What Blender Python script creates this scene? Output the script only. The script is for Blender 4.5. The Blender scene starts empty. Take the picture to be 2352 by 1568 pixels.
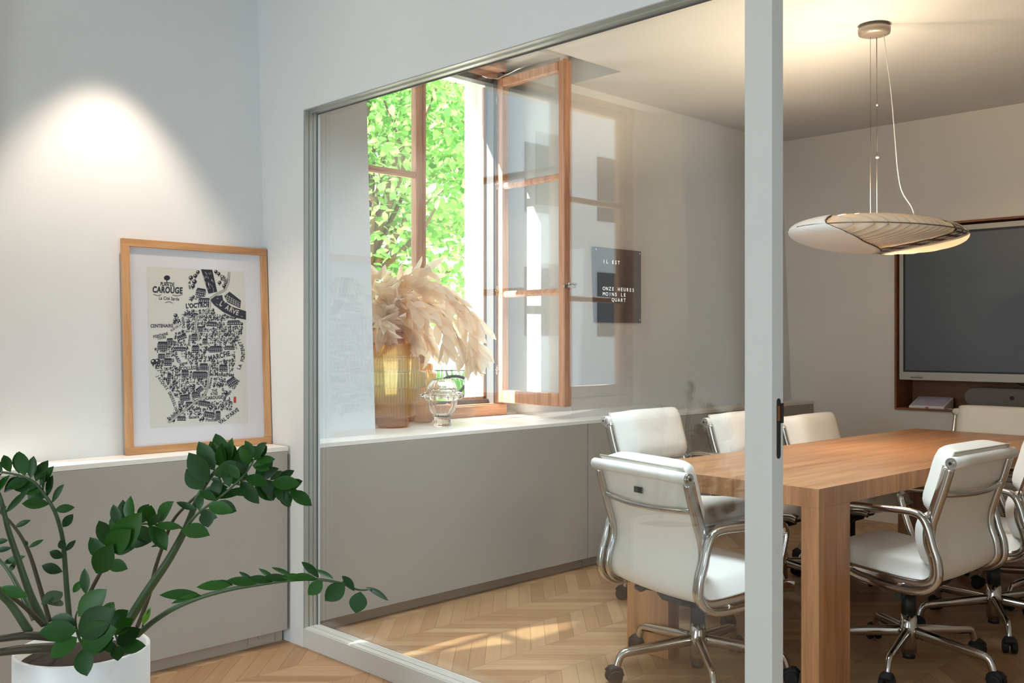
import bpy, math, random
import numpy as np
from mathutils import Vector, Matrix
random.seed(7)
C = bpy.context.scene.collection
sc = bpy.context.scene
PI = math.pi

# ------------------------------------------------------------------ camera
HC = 1.27                                   # eye height in metres
FPX = 2255.0                                # focal length in pixels of a 2352 wide frame
YAW = math.radians(-44.70)
cam_d = bpy.data.cameras.new('camera'); cam_d.sensor_width = 36.0; cam_d.lens = FPX / 2352 * 36.0
cam_d.clip_start = 0.02; cam_d.clip_end = 300
cam = bpy.data.objects.new('camera', cam_d); C.objects.link(cam)
cam.location = (0, 0, HC); cam.rotation_euler = (PI / 2, 0, YAW)
sc.camera = cam
FW = Vector((-math.sin(YAW), math.cos(YAW), 0)); RT = Vector((math.cos(YAW), math.sin(YAW), 0)); UP = Vector((0, 0, 1))
def at(x, y, d):                            # photo pixel + distance along the view axis -> world point
    return Vector((0, 0, HC)) + FW * d + RT * ((x - 1176) / FPX * d) + UP * ((784 - y) / FPX * d)

# ------------------------------------------------------------------ world, sun, fill lights, exposure
w = bpy.data.worlds.new('sky'); sc.world = w; w.use_nodes = True
bg = w.node_tree.nodes['Background']; bg.inputs[0].default_value = (0.70, 0.86, 1.0, 1); bg.inputs[1].default_value = 3.3
def light(name, kind, loc, energy, color, **kw):
    d = bpy.data.lights.new(name, kind); d.energy = energy; d.color = color
    for k, v in kw.items(): setattr(d, k, v)
    o = bpy.data.objects.new(name, d); C.objects.link(o); o.location = loc
    return o
SUN = Vector((1.42, -0.55, -1.0)).normalized()
sun = light('sun', 'SUN', (0, 8, 12), 29.0, (1.0, 0.95, 0.86), angle=math.radians(0.5))
sun.rotation_euler = SUN.to_track_quat('-Z', 'Y').to_euler()
for wx, pw in ((-2.9, 1.5), (-0.7, 1.5), (1.5, 22)):                # added fill lights standing in three invented windows behind the camera
    a = light('fill_light', 'AREA', (wx, -2.96, 1.5), pw, (0.80, 0.92, 1.0), shape='RECTANGLE', size=1.3, size_y=2.1)
    a.rotation_euler = (PI / 2, 0, 0)
a = light('fill_light', 'AREA', (-3.96, 1.3, 1.3), 165, (0.76, 0.90, 1.0), shape='RECTANGLE', size=2.4, size_y=2.1)  # added fill light before the blank left wall, which has no window
a.rotation_euler = (PI / 2, 0, -PI / 2)
a = light('panel_fill_light', 'AREA', (2.84, 2.4, 2.752), 50, (0.70, 0.86, 1.0), shape='RECTANGLE', size=0.5, size_y=1.5, spread=math.radians(120))  # added fill light under the ceiling to brighten the meeting room
sc.cycles.transparent_max_bounces = 32
sc.view_settings.view_transform = 'Standard'; sc.view_settings.look = 'None'
sc.view_settings.exposure = -0.22; sc.view_settings.gamma = 1.0; sc.view_settings.use_curve_mapping = False

# ------------------------------------------------------------------ materials
def lin(c):
    return tuple(((v / 255) / 12.92 if v / 255 <= 0.04045 else ((v / 255 + 0.055) / 1.055) ** 2.4) for v in c) + (1.0,)
class NT:
    def __init__(s, m): s.t = m.node_tree; s.n = s.t.nodes; s.l = s.t.links
    def new(s, k, **kw):
        n = s.n.new(k)
        for a, v in kw.items():
            if a.startswith('i_'): n.inputs[int(a[2:])].default_value = v
            else: setattr(n, a, v)
        return n
    def link(s, a, b): s.l.new(a, b)
    def math(s, op, a, b=None, c=None):
        n = s.n.new('ShaderNodeMath'); n.operation = op
        for i, v in enumerate((a, b, c)):
            if v is None: continue
            if isinstance(v, (int, float)): n.inputs[i].default_value = v
            else: s.link(v, n.inputs[i])
        return n.outputs[0]
    def mix(s, f, a, b):
        n = s.n.new('ShaderNodeMix'); n.data_type = 'RGBA'
        for i, v in ((0, f), (6, a), (7, b)):
            if isinstance(v, (int, float, tuple)): n.inputs[i].default_value = v
            else: s.link(v, n.inputs[i])
        return n.outputs[2]
def mat(name, col, rough=0.5, metal=0.0, var=0.06, nscale=6.0, bump=0.0, bscale=120.0, **kw):
    m = bpy.data.materials.new(name); m.use_nodes = True; t = NT(m)
    b = t.n['Principled BSDF']; b.inputs['Roughness'].default_value = rough; b.inputs['Metallic'].default_value = metal
    c = lin(col)
    tc = t.new('ShaderNodeTexCoord'); nz = t.new('ShaderNodeTexNoise'); nz.inputs['Scale'].default_value = nscale; nz.inputs['Detail'].default_value = 4
    t.link(tc.outputs['Object'], nz.inputs['Vector'])
    lo = tuple(v * (1 - var) for v in c[:3]) + (1,); hi = tuple(min(1, v * (1 + var)) for v in c[:3]) + (1,)
    t.link(t.mix(nz.outputs[0], lo, hi), b.inputs['Base Color'])
    if bump:
        n2 = t.new('ShaderNodeTexNoise'); n2.inputs['Scale'].default_value = bscale; t.link(tc.outputs['Object'], n2.inputs['Vector'])
        bp = t.new('ShaderNodeBump'); bp.inputs['Strength'].default_value = bump; bp.inputs['Distance'].default_value = 0.002
        t.link(n2.outputs[0], bp.inputs['Height']); t.link(bp.outputs[0], b.inputs['Normal'])
    for k, v in kw.items(): b.inputs[k.replace('_', ' ')].default_value = v
    return m
def wood(name, c1, c2, axis='X', scale=1.0, rough=0.4):
    m = bpy.data.materials.new(name); m.use_nodes = True; t = NT(m); b = t.n['Principled BSDF']
    tc = t.new('ShaderNodeTexCoord'); mp = t.new('ShaderNodeMapping'); t.link(tc.outputs['Object'], mp.inputs[0])
    s = [14 * scale] * 3; s['XYZ'.index(axis)] = 0.9 * scale; mp.inputs['Scale'].default_value = s
    n1 = t.new('ShaderNodeTexNoise'); n1.inputs['Scale'].default_value = 2.0; n1.inputs['Detail'].default_value = 6; n1.inputs['Distortion'].default_value = 0.6
    t.link(mp.outputs[0], n1.inputs['Vector'])
    n2 = t.new('ShaderNodeTexNoise'); n2.inputs['Scale'].default_value = 11.0; n2.inputs['Detail'].default_value = 3; t.link(mp.outputs[0], n2.inputs['Vector'])
    f = t.math('ADD', t.math('MULTIPLY', n1.outputs[0], 0.75), t.math('MULTIPLY', n2.outputs[0], 0.35))
    r = t.new('ShaderNodeValToRGB'); t.link(f, r.inputs[0])
    r.color_ramp.elements[0].position = 0.35; r.color_ramp.elements[0].color = lin(c1)
    r.color_ramp.elements[1].position = 0.72; r.color_ramp.elements[1].color = lin(c2)
    t.link(r.outputs[0], b.inputs['Base Color']); b.inputs['Roughness'].default_value = rough
    bp = t.new('ShaderNodeBump'); bp.inputs['Strength'].default_value = 0.08; bp.inputs['Distance'].default_value = 0.002
    t.link(f, bp.inputs['Height']); t.link(bp.outputs[0], b.inputs['Normal'])
    return m
def thin_glass(name, tint=(0.985, 0.995, 0.99, 1), f0=0.07, gain=1.0):
    m = bpy.data.materials.new(name); m.use_nodes = True; t = NT(m); t.n.remove(t.n['Principled BSDF'])
    lw = t.new('ShaderNodeLayerWeight'); lw.inputs[0].default_value = 0.5
    p = t.math('POWER', lw.outputs['Facing'], 4.2)
    f = t.math('MULTIPLY', t.math('ADD', t.math('MULTIPLY', p, 1 - f0), f0), gain)
    tr = t.new('ShaderNodeBsdfTransparent'); tr.inputs[0].default_value = tint
    gl = t.new('ShaderNodeBsdfGlossy'); gl.inputs['Roughness'].default_value = 0.0
    mx = t.new('ShaderNodeMixShader'); t.link(f, mx.inputs[0]); t.link(tr.outputs[0], mx.inputs[1]); t.link(gl.outputs[0], mx.inputs[2])
    t.link(mx.outputs[0], t.n['Material Output'].inputs[0])
    return m
def leafy(name, c1, c2, trans=0.35, rough=0.4, nscale=9.0, per_island=True):
    m = bpy.data.materials.new(name); m.use_nodes = True; t = NT(m); b = t.n['Principled BSDF']
    g = t.new('ShaderNodeNewGeometry'); col = t.mix(g.outputs['Random Per Island'], lin(c1), lin(c2))
    t.link(col, b.inputs['Base Color']); b.inputs['Roughness'].default_value = rough
    tl = t.new('ShaderNodeBsdfTranslucent'); t.link(col, tl.inputs[0])
    mx = t.new('ShaderNodeMixShader'); mx.inputs[0].default_value = trans
    t.link(b.outputs[0], mx.inputs[1]); t.link(tl.outputs[0], mx.inputs[2]); t.link(mx.outputs[0], t.n['Material Output'].inputs[0])
    return m
def emit(name, col, s):
    m = bpy.data.materials.new(name); m.use_nodes = True; t = NT(m); b = t.n['Principled BSDF']
    b.inputs['Base Color'].default_value = lin(col); b.inputs['Emission Color'].default_value = lin(col); b.inputs['Emission Strength'].default_value = s
    return m
def chevron(name):
    m = bpy.data.materials.new(name); m.use_nodes = True; t = NT(m); b = t.n['Principled BSDF']
    tc = t.new('ShaderNodeTexCoord'); sp = t.new('ShaderNodeSeparateXYZ'); t.link(tc.outputs['Object'], sp.inputs[0])
    X, Y = sp.outputs[0], sp.outputs[1]; CW, PW = 0.255, 0.088
    y0 = t.math('ADD', Y, 20 * CW - 2.822 + 0.0)
    cid = t.math('FLOOR', t.math('DIVIDE', y0, CW))
    pp = t.math('PINGPONG', y0, CW)
    p = t.math('SUBTRACT', X, pp)
    q = t.math('DIVIDE', p, PW); pid = t.math('FLOOR', q); fr = t.math('FRACT', q)
    cmb = t.new('ShaderNodeCombineXYZ'); t.link(cid, cmb.inputs[0]); t.link(pid, cmb.inputs[1])
    wn = t.new('ShaderNodeTexWhiteNoise'); wn.noise_dimensions = '3D'; t.link(cmb.outputs[0], wn.inputs['Vector'])
    # grain runs along the plank: coordinates (along, across)
    sgn = t.math('SUBTRACT', 1.0, t.math('MULTIPLY', t.math('MODULO', cid, 2.0), 2.0))
    al = t.math('ADD', X, t.math('MULTIPLY', Y, sgn)); ac = t.math('SUBTRACT', X, t.math('MULTIPLY', Y, sgn))
    gv = t.new('ShaderNodeCombineXYZ'); t.link(t.math('MULTIPLY', al, 1.6), gv.inputs[0]); t.link(t.math('MULTIPLY', ac, 22.0), gv.inputs[1]); t.link(t.math('MULTIPLY', wn.outputs[0], 37.0), gv.inputs[2])
    nz = t.new('ShaderNodeTexNoise'); nz.inputs['Scale'].default_value = 1.6; nz.inputs['Detail'].default_value = 5; t.link(gv.outputs[0], nz.inputs['Vector'])
    f = t.math('ADD', t.math('ADD', t.math('MULTIPLY', wn.outputs[0], 0.46), 0.08), t.math('MULTIPLY', nz.outputs[0], 0.42))
    r = t.new('ShaderNodeValToRGB'); t.link(f, r.inputs[0])
    r.color_ramp.elements[0].position = 0.1; r.color_ramp.elements[0].color = lin((142, 102, 68))
    r.color_ramp.elements[1].position = 0.95; r.color_ramp.elements[1].color = lin((190, 155, 116))
    e1 = t.math('LESS_THAN', t.math('MINIMUM', fr, t.math('SUBTRACT', 1.0, fr)), 0.013)
    fc = t.math('FRACT', t.math('DIVIDE', y0, CW))
    e2 = t.math('LESS_THAN', t.math('MINIMUM', fc, t.math('SUBTRACT', 1.0, fc)), 0.003)
    gap = t.math('MAXIMUM', e1, e2)
    t.link(t.mix(t.math('MULTIPLY', gap, 0.75), r.outputs[0], lin((70, 42, 22))), b.inputs['Base Color'])
    b.inputs['Roughness'].default_value = 0.42
    bp = t.new('ShaderNodeBump'); bp.inputs['Strength'].default_value = 0.25; bp.inputs['Distance'].default_value = 0.002
    t.link(t.math('SUBTRACT', t.math('MULTIPLY', nz.outputs[0], 0.15), gap), bp.inputs['Height']); t.link(bp.outputs[0], b.inputs['Normal'])
    return m
M = {}
M['wall'] = mat('wall_paint', (212, 213, 211), 0.75, var=0.02, bump=0.05)
M['wallw'] = mat('wall_paint_warm', (216, 211, 203), 0.75, var=0.02, bump=0.05)
M['ceil'] = mat('ceiling_paint', (204, 204, 202), 0.8, var=0.02, bump=0.04)
M['floor'] = chevron('oak_chevron_parquet')
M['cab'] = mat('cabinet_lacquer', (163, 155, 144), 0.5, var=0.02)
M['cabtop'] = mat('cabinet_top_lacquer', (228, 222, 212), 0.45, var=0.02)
M['kick'] = mat('toe_kick', (172, 158, 140), 0.6, var=0.03)
M['frame_white'] = mat('powder_coated_white', (204, 205, 200), 0.45, var=0.02)
M['frame_grey'] = mat('anodised_grey', (178, 182, 176), 0.3, 0.55, var=0.04)
M['glass'] = thin_glass('partition_glass', (0.985, 0.995, 0.99, 1), 0.085)
M['pane'] = thin_glass('window_glass', (0.98, 0.995, 0.99, 1), 0.05)
M['picglass'] = thin_glass('picture_glass', (1, 1, 1, 1), 0.03, 0.6)
M['edge'] = mat('glass_edge', (205, 222, 206), 0.15, var=0.02)
M['winwood'] = wood('window_wood', (164, 112, 82), (212, 162, 128), 'Z', 1.3, 0.35)
M['winwoodh'] = wood('window_wood_rail', (164, 112, 82), (212, 162, 128), 'X', 1.3, 0.35)
M['gasket'] = mat('grey_gasket', (92, 92, 92), 0.5, 0.3)
M['stone'] = mat('outer_render', (236, 232, 222), 0.85, bump=0.2, bscale=60)
M['oak'] = wood('light_oak', (164, 114, 70), (202, 154, 106), 'Z', 1.0, 0.45)
M['oakh'] = wood('light_oak_rail', (164, 114, 70), (202, 154, 106), 'X', 1.0, 0.45)
M['table'] = wood('table_oak', (150, 102, 66), (192, 142, 98), 'X', 0.7, 0.33)
M['tablev'] = wood('table_oak_leg', (150, 102, 66), (192, 142, 98), 'Z', 0.7, 0.38)
M['walnut'] = wood('niche_wood', (104, 60, 32), (142, 88, 50), 'Y', 0.8, 0.45)
M['leather'] = mat('white_leather', (234, 230, 220), 0.42, var=0.04, bump=0.12, bscale=260)
M['piping'] = mat('leather_piping', (196, 186, 168), 0.5)
M['chrome'] = mat('polished_aluminium', (196, 192, 186), 0.14, 1.0, var=0.03)
M['black'] = mat('black_plastic', (24, 24, 25), 0.5)
M['rubber'] = mat('black_rubber', (18, 18, 18), 0.7)
M['mat_board'] = mat('passepartout', (212, 209, 210), 0.8, var=0.01)
M['paper'] = mat('print_paper', (206, 202, 190), 0.8, var=0.02)
M['ink'] = mat('navy_ink', (20, 21, 40), 0.75, var=0.25, nscale=40)
M['red'] = mat('red_seal_ink', (184, 44, 40), 0.7)
M['pot'] = mat('white_pot_glaze', (226, 224, 220), 0.4, var=0.02)
M['soil'] = mat('potting_soil', (52, 38, 28), 0.95, var=0.5, nscale=60, bump=1.0, bscale=90)
M['zz'] = leafy('zz_leaf', (14, 50, 8), (34, 84, 16), 0.10, 0.42); M['zz'].node_tree.nodes['Principled BSDF'].inputs['Specular IOR Level'].default_value = 0.35
M['zzl'] = leafy('zz_young_leaf', (90, 150, 40), (120, 170, 60), 0.25, 0.35)
M['stem'] = mat('zz_stem', (62, 84, 52), 0.4, var=0.3, nscale=14)
M['stemb'] = mat('zz_stem_brown', (66, 60, 44), 0.5, var=0.3, nscale=14)
M['dry'] = leafy('dried_leaf', (248, 230, 208), (253, 243, 228), 0.78, 0.6)
M['drystem'] = mat('dried_twig', (140, 104, 72), 0.7)
M['tree1'] = leafy('tree_leaf', (158, 198, 92), (224, 238, 158), 0.6, 0.45)
M['tree2'] = leafy('shrub_leaf', (116, 182, 92), (184, 222, 132), 0.55, 0.45)
M['bark'] = mat('bark', (120, 100, 80), 0.9, var=0.3, bump=0.6, bscale=40)
M['gravel'] = mat('pale_gravel', (225, 218, 205), 0.9, var=0.12, nscale=30, bump=0.5, bscale=60)
M['facade'] = mat('pale_facade', (225, 228, 232), 0.85, var=0.03)
M['darkwin'] = mat('dark_window', (60, 62, 70), 0.2, var=0.1)
M['screen'] = mat('dark_screen', (64, 74, 84), 0.36, var=0.05, Specular_IOR_Level=0.9)
M['silver'] = mat('silver_bezel', (176, 172, 164), 0.4, 0.35, var=0.02)
M['fabricgrey'] = mat('grey_speaker_fabric', (112, 108, 103), 0.8, var=0.08, nscale=200)
M['white'] = mat('white_plastic', (222, 218, 212), 0.4, var=0.02)
M['lampwhite'] = leafy('lamp_lamella', (244, 238, 228), (244, 238, 228), 0.62, 0.45)
M['lampshell'] = mat('lamp_shell', (226, 226, 222), 0.4, var=0.02)
M['lampdark'] = mat('lamp_dark_metal', (70, 64, 56), 0.35, 0.6)
M['canopy'] = mat('canopy_metal', (160, 150, 138), 0.4, 0.5)
M['wire'] = mat('steel_wire', (120, 112, 104), 0.35, 0.8)
M['bulb'] = emit('lamp_bulb', (255, 214, 160), 14)
M['letters'] = emit('lit_letters', (255, 255, 250), 1.3)
M['clock'] = mat('smoked_clock_face', (82, 82, 86), 0.18, var=0.05)
M['curtain'] = mat('grey_curtain', (176, 176, 168), 0.9, var=0.05)
M['blue'] = mat('tablet_screen', (205, 200, 222), 0.2, var=0.15, nscale=30)
def coloured_glass(name, col, rough=0.03, nf=60):
    m = bpy.data.materials.new(name); m.use_nodes = True; t = NT(m); t.n.remove(t.n['Principled BSDF'])
    lw = t.new('ShaderNodeLayerWeight'); lw.inputs[0].default_value = 0.45
    tr = t.new('ShaderNodeBsdfTransparent'); tl = t.new('ShaderNodeBsdfTranslucent'); gl = t.new('ShaderNodeBsdfGlossy'); gl.inputs['Roughness'].default_value = rough
    tc = t.new('ShaderNodeTexCoord'); sp = t.new('ShaderNodeSeparateXYZ'); t.link(tc.outputs['Object'], sp.inputs[0])
    r = t.new('ShaderNodeValToRGB'); t.link(t.math('MULTIPLY', sp.outputs[2], 2.0), r.inputs[0])
    while len(r.color_ramp.elements) > 1: r.color_ramp.elements.remove(r.color_ramp.elements[-1])
    for i, (p, cc) in enumerate(col):
        e = r.color_ramp.elements[0] if i == 0 else r.color_ramp.elements.new(p)
        e.position = p; e.color = lin(cc)
    th = t.math('ARCTAN2', sp.outputs[1], sp.outputs[0]); rib = t.math('POWER', t.math('ABSOLUTE', t.math('SINE', t.math('MULTIPLY', th, nf / 2))), 0.5)
    cr = t.mix(rib, t.mix(0.55, r.outputs[0], lin((150, 96, 48))), r.outputs[0])
    cr = t.mix(t.math('MULTIPLY', t.math('POWER', lw.outputs['Facing'], 2.0), 0.6), cr, lin((150, 92, 44)))
    t.link(cr, tr.inputs[0]); t.link(cr, tl.inputs[0])
    m1 = t.new('ShaderNodeMixShader'); m1.inputs[0].default_value = 0.5; t.link(tr.outputs[0], m1.inputs[1]); t.link(tl.outputs[0], m1.inputs[2])
    m2 = t.new('ShaderNodeMixShader'); t.link(t.math('ADD', t.math('MULTIPLY', t.math('POWER', lw.outputs['Facing'], 3.0), 0.6), 0.06), m2.inputs[0])
    t.link(m1.outputs[0], m2.inputs[1]); t.link(gl.outputs[0], m2.inputs[2]); t.link(m2.outputs[0], t.n['Material Output'].inputs[0])
    return m
M['amber'] = coloured_glass('amber_glass', [(0.0, (242, 200, 146)), (0.28, (244, 214, 162)), (0.46, (242, 240, 200)), (0.6, (246, 238, 204)), (0.8, (242, 206, 148)), (1.0, (238, 182, 118))])
M['amber2'] = coloured_glass('pale_amber_glass', [(0.0, (240, 206, 168)), (0.3, (244, 222, 184)), (0.6, (244, 212, 166))], nf=44)
m = bpy.data.materials.new('clear_glass'); m.use_nodes = True; b = m.node_tree.nodes['Principled BSDF']
b.inputs['Transmission Weight'].default_value = 1.0; b.inputs['Roughness'].default_value = 0.0; b.inputs['IOR'].default_value = 1.45; b.inputs['Base Color'].default_value = (1, 1, 1, 1)
M['clear'] = m

# ------------------------------------------------------------------ mesh helpers
class MB:
    def __init__(s): s.v = []; s.f = []; s.sm = []
    def add(s, vs, fs, smooth=False):
        o = len(s.v); s.v += [tuple(v) for v in vs]; s.f += [tuple(i + o for i in f) for f in fs]; s.sm += [smooth] * len(fs); return s
    def box(s, x0, x1, y0, y1, z0, z1):
        return s.add([(x0, y0, z0), (x1, y0, z0), (x1, y1, z0), (x0, y1, z0), (x0, y0, z1), (x1, y0, z1), (x1, y1, z1), (x0, y1, z1)],
                     [(0, 3, 2, 1), (4, 5, 6, 7), (0, 1, 5, 4), (1, 2, 6, 5), (2, 3, 7, 6), (3, 0, 4, 7)])
    def prism_x(s, x0, x1, yz):             # polygon in YZ (counter-clockwise seen from +X) swept along X
        n = len(yz); vs = [(x0, y, z) for y, z in yz] + [(x1, y, z) for y, z in yz]
        return s.add(vs, [tuple(range(n - 1, -1, -1)), tuple(range(n, 2 * n))] + [(i, (i + 1) % n, n + (i + 1) % n, n + i) for i in range(n)])
    def prism_z(s, z0, z1, xy):
        n = len(xy); vs = [(x, y, z0) for x, y in xy] + [(x, y, z1) for x, y in xy]
        return s.add(vs, [tuple(range(n - 1, -1, -1)), tuple(range(n, 2 * n))] + [(i, (i + 1) % n, n + (i + 1) % n, n + i) for i in range(n)])
    def prism_y(s, y0, y1, xz):
        n = len(xz); vs = [(x, y0, z) for x, z in xz] + [(x, y1, z) for x, z in xz]
        return s.add(vs, [tuple(range(n)), tuple(range(2 * n - 1, n - 1, -1))] + [((i + 1) % n, i, n + i, n + (i + 1) % n) for i in range(n)])
    def tube(s, pts, r, n=8, closed=False, flat=1.0, side=None, cap=True, sq=False):
        pts = [Vector(p) for p in pts]; N = len(pts); rs = r if isinstance(r, (list, tuple)) else [r] * N
        prev = None; vs = []
        for i, p in enumerate(pts):
            if closed: t = pts[(i + 1) % N] - pts[i - 1]
            else: t = pts[min(i + 1, N - 1)] - pts[max(i - 1, 0)]
            if t.length < 1e-9: t = Vector((0, 0, 1))
            t.normalize()
            if side is not None: a = Vector(side)
            elif prev is None: a = Vector((0, 0, 1)) if abs(t.z) < 0.9 else Vector((1, 0, 0))
            else: a = prev
            a = (a - t * a.dot(t)).normalized(); prev = a; b = t.cross(a)
            for k in range(n):
                th = 2 * PI * k / n; ca, sa = math.cos(th), math.sin(th)
                if sq: q = (abs(ca) ** 4 + abs(sa) ** 4) ** -0.25; ca *= q; sa *= q
                vs.append(p + a * (ca * rs[i]) + b * (sa * rs[i] * flat))
        fs = []
        for i in range(N if closed else N - 1):
            j = (i + 1) % N
            for k in range(n): fs.append((i * n + k, i * n + (k + 1) % n, j * n + (k + 1) % n, j * n + k))
        s.add(vs, fs, True)
        if cap and not closed:
            o = len(s.v) - len(vs)
            s.f += [tuple(o + k for k in range(n - 1, -1, -1)), tuple(o + (N - 1) * n + k for k in range(n))]; s.sm += [False, False]
        return s
    def cyl(s, p0, p1, r, n=20, r2=None):
        return s.tube([p0, p1], [r, r if r2 is None else r2], n)
    def lathe(s, prof, n=32, c=(0, 0, 0), flute=0.0, nf=0, closed=False):
        vs = []; m = len(prof)
        for r, z in prof:
            for k in range(n):
                th = 2 * PI * k / n; rr = r * (1 + flute * math.cos(nf * th)) if nf else r
                vs.append((c[0] + rr * math.cos(th), c[1] + rr * math.sin(th), c[2] + z))
        fs = [(i * n + k, i * n + (k + 1) % n, (i + 1) * n + (k + 1) % n, (i + 1) * n + k) for i in range(m - 1) for k in range(n)]
        return s.add(vs, fs, True)
    def ball(s, c, r, n=12, sc_=(1, 1, 1)):
        vs = []; fs = []; c = Vector(c)
        for i in range(n // 2 + 1):
            ph = PI * i / (n // 2)
            for k in range(n):
                th = 2 * PI * k / n
                vs.append((c.x + r * sc_[0] * math.sin(ph) * math.cos(th), c.y + r * sc_[1] * math.sin(ph) * math.sin(th), c.z + r * sc_[2] * math.cos(ph)))
        for i in range(n // 2):
            for k in range(n): fs.append((i * n + k, (i + 1) * n + k, (i + 1) * n + (k + 1) % n, i * n + (k + 1) % n))
        return s.add(vs, fs, True)
    def grid(s, P, smooth=True, closed_u=False):   # P[i][j] points
        R, Q = len(P), len(P[0]); fs = []
        for i in range(R - 1 if not closed_u else R):
            for j in range(Q - 1):
                a = (i + 1) % R; fs.append((i * Q + j, i * Q + j + 1, a * Q + j + 1, a * Q + j))
        return s.add([p for r in P for p in r], fs, smooth)
    def leaf(s, base, d, nrm, L, W, fold=0.25, curl=0.15, tip=0.6, nseg=5):
        d = Vector(d).normalized(); nrm = Vector(nrm); nrm = (nrm - d * nrm.dot(d))
        if nrm.length < 1e-4: nrm = d.orthogonal()
        nrm.normalize(); b = d.cross(nrm); base = Vector(base)
        vs = []
        for i in range(nseg + 1):
            t = i / nseg; wd = W * 0.5 * (math.sin(PI * t ** (1.0 if tip == 0.5 else math.log(0.5) / math.log(tip)))) ** 0.8 if 0 < i < nseg else 0.0
            c = base + d * (L * t) - nrm * (curl * L * t * t)
            vs += [c - b * wd + nrm * (fold * wd), c, c + b * wd + nrm * (fold * wd)]
        fs = []
        for i in range(nseg):
            o = i * 3; fs += [(o, o + 1, o + 4, o + 3), (o + 1, o + 2, o + 5, o + 4)]
        return s.add(vs, fs, True)
    def build(s, name, m, parent=None, origin=None, bevel=0.0, solid=0.0, seg=2):
        me = bpy.data.meshes.new(name)
        vs = s.v
        if origin is not None: ox, oy, oz = origin; vs = [(x - ox, y - oy, z - oz) for x, y, z in vs]
        me.from_pydata(vs, [], s.f); me.polygons.foreach_set('use_smooth', s.sm); me.validate(); me.update()
        me.materials.append(M[m] if isinstance(m, str) else m)
        o = bpy.data.objects.new(name, me); C.objects.link(o)
        if parent is not None: o.parent = parent
        elif origin is not None: o.location = origin
        if solid:
            k = o.modifiers.new('thickness', 'SOLIDIFY'); k.thickness = solid; k.offset = 0
        if bevel:
            k = o.modifiers.new('soft_edges', 'BEVEL'); k.width = bevel; k.segments = seg; k.limit_method = 'ANGLE'; k.angle_limit = math.radians(40)
        return o
def tag(o, label=None, cat=None, group=None, kind=None):
    if label: o['label'] = label
    if cat: o['category'] = cat
    if group: o['group'] = group
    if kind: o['kind'] = kind
    return o
def thing(name, loc, label, cat, group=None, rz=0.0):
    o = bpy.data.objects.new(name, None); C.objects.link(o); o.location = loc; o.rotation_euler = (0, 0, rz); o.empty_display_size = 0.1
    return tag(o, label, cat, group)
def struct(name, mb, m, bevel=0.0): return tag(mb.build(name, m, bevel=bevel), kind='structure')
def kids(o): return [c for c in bpy.data.objects if c.parent == o]
def copy_tree(o, parent=None):
    c = o.copy(); C.objects.link(c)
    if parent is not None: c.parent = parent
    for ch in kids(o): copy_tree(ch, c)
    return c
def text_mesh(body, size=1.0, offset=0.0, spacing=1.0, extrude=0.0, align='CENTER'):
    cu = bpy.data.curves.new('lettering', 'FONT'); cu.body = body; cu.size = size; cu.offset = offset; cu.space_character = spacing
    cu.extrude = extrude; cu.align_x = align; cu.align_y = 'CENTER'; cu.resolution_u = 3
    o = bpy.data.objects.new('lettering', cu); C.objects.link(o)
    bpy.context.view_layer.update()
    me = bpy.data.meshes.new_from_object(o.evaluated_get(bpy.context.evaluated_depsgraph_get()))
    vs = [tuple(v.co) for v in me.vertices]; fs = [tuple(p.vertices) for p in me.polygons]
    bpy.data.objects.remove(o); bpy.data.meshes.remove(me); bpy.data.curves.remove(cu)
    return vs, fs

# ------------------------------------------------------------------ room shell
YW = 3.79; ZL = 0.828; CEIL = 2.79                     # inner wall line at ledge height, ledge height, ceiling
def yw(z): return YW + 0.0436 * (z - ZL)                # the old window wall leans outwards a little
YO = 4.53                                               # outer face of the window wall
XP0, XP1 = 2.254, 2.335                                 # partition faces
XT = 6.72                                               # screen wall
WINS = [(-0.69, 0.75), (2.94, 4.09)]                    # near room window, meeting room window
struct('floor', MB().box(-4.2, 7.1, -3.2, 4.3, -0.1, 0.0), 'floor')
wb = MB()
def wseg(x0, x1, z0, z1): wb.prism_x(x0, x1, [(max(YW, yw(z0)), z0), (YO, z0), (YO, z1), (max(YW, yw(z1)), z1)] + ([(YW, ZL)] if z0 < ZL < z1 else []))
wseg(-4.2, -1.45, 0, 3.0)
wb.prism_x(-1.45, WINS[0][0] - 0.1, [(YW, 0), (4.33, 0), (4.33, 3.0), (yw(3.0), 3.0), (YW, ZL)])
NJ = 1.15
wseg(NJ, 2.833, 0, 3.0)
wb.prism_z(0.80, 2.95, [(WINS[0][1] + 0.055, 4.26), (NJ, YW + 0.03), (NJ, YO), (WINS[0][1] - 0.02, YO), (WINS[0][1] - 0.02, 4.345), (WINS[0][1] + 0.055, 4.345)])
wseg(4.235, 7.1, 0, 3.0)
for a, b_ in ((WINS[0][0] - 0.1, NJ), (2.833, 4.235)):
    wseg(a, b_, 0, 0.80)
    wb.prism_x(a, b_, [(4.24, 0.80), (YO, 0.80), (YO, 0.90), (4.24, 0.84)])
    wseg(a, b_, 2.93, 3.0)
    wb.box(a, b_, 4.34, YO, 2.86, 2.93)
    for q in (((a, a + 0.125), (b_ - 0.165, b_)) if a > 0 else ()): wb.box(q[0], q[1], 4.345, YO, 0.84, 2.93)
wb.box(-1.45, WINS[0][0] - 0.1, 4.25, YO, 2.93, 3.0)
struct('wall_window', wb, 'wall')
cl = MB()
cl.box(-4.2, 2.70, -3.2, 4.0, CEIL, 3.0); cl.box(4.33, 7.1, -3.2, 4.0, CEIL, 3.0); cl.box(2.70, 4.33, -3.2, 3.50, CEIL, 3.0)
cl.box(2.70, 4.33, 3.50, 4.0, 2.955, 3.0)
struct('ceiling', cl, 'ceil')
wl = MB(); wl.box(-4.2, -4.0, -3.2, 4.3, 0, 3.0)
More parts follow.
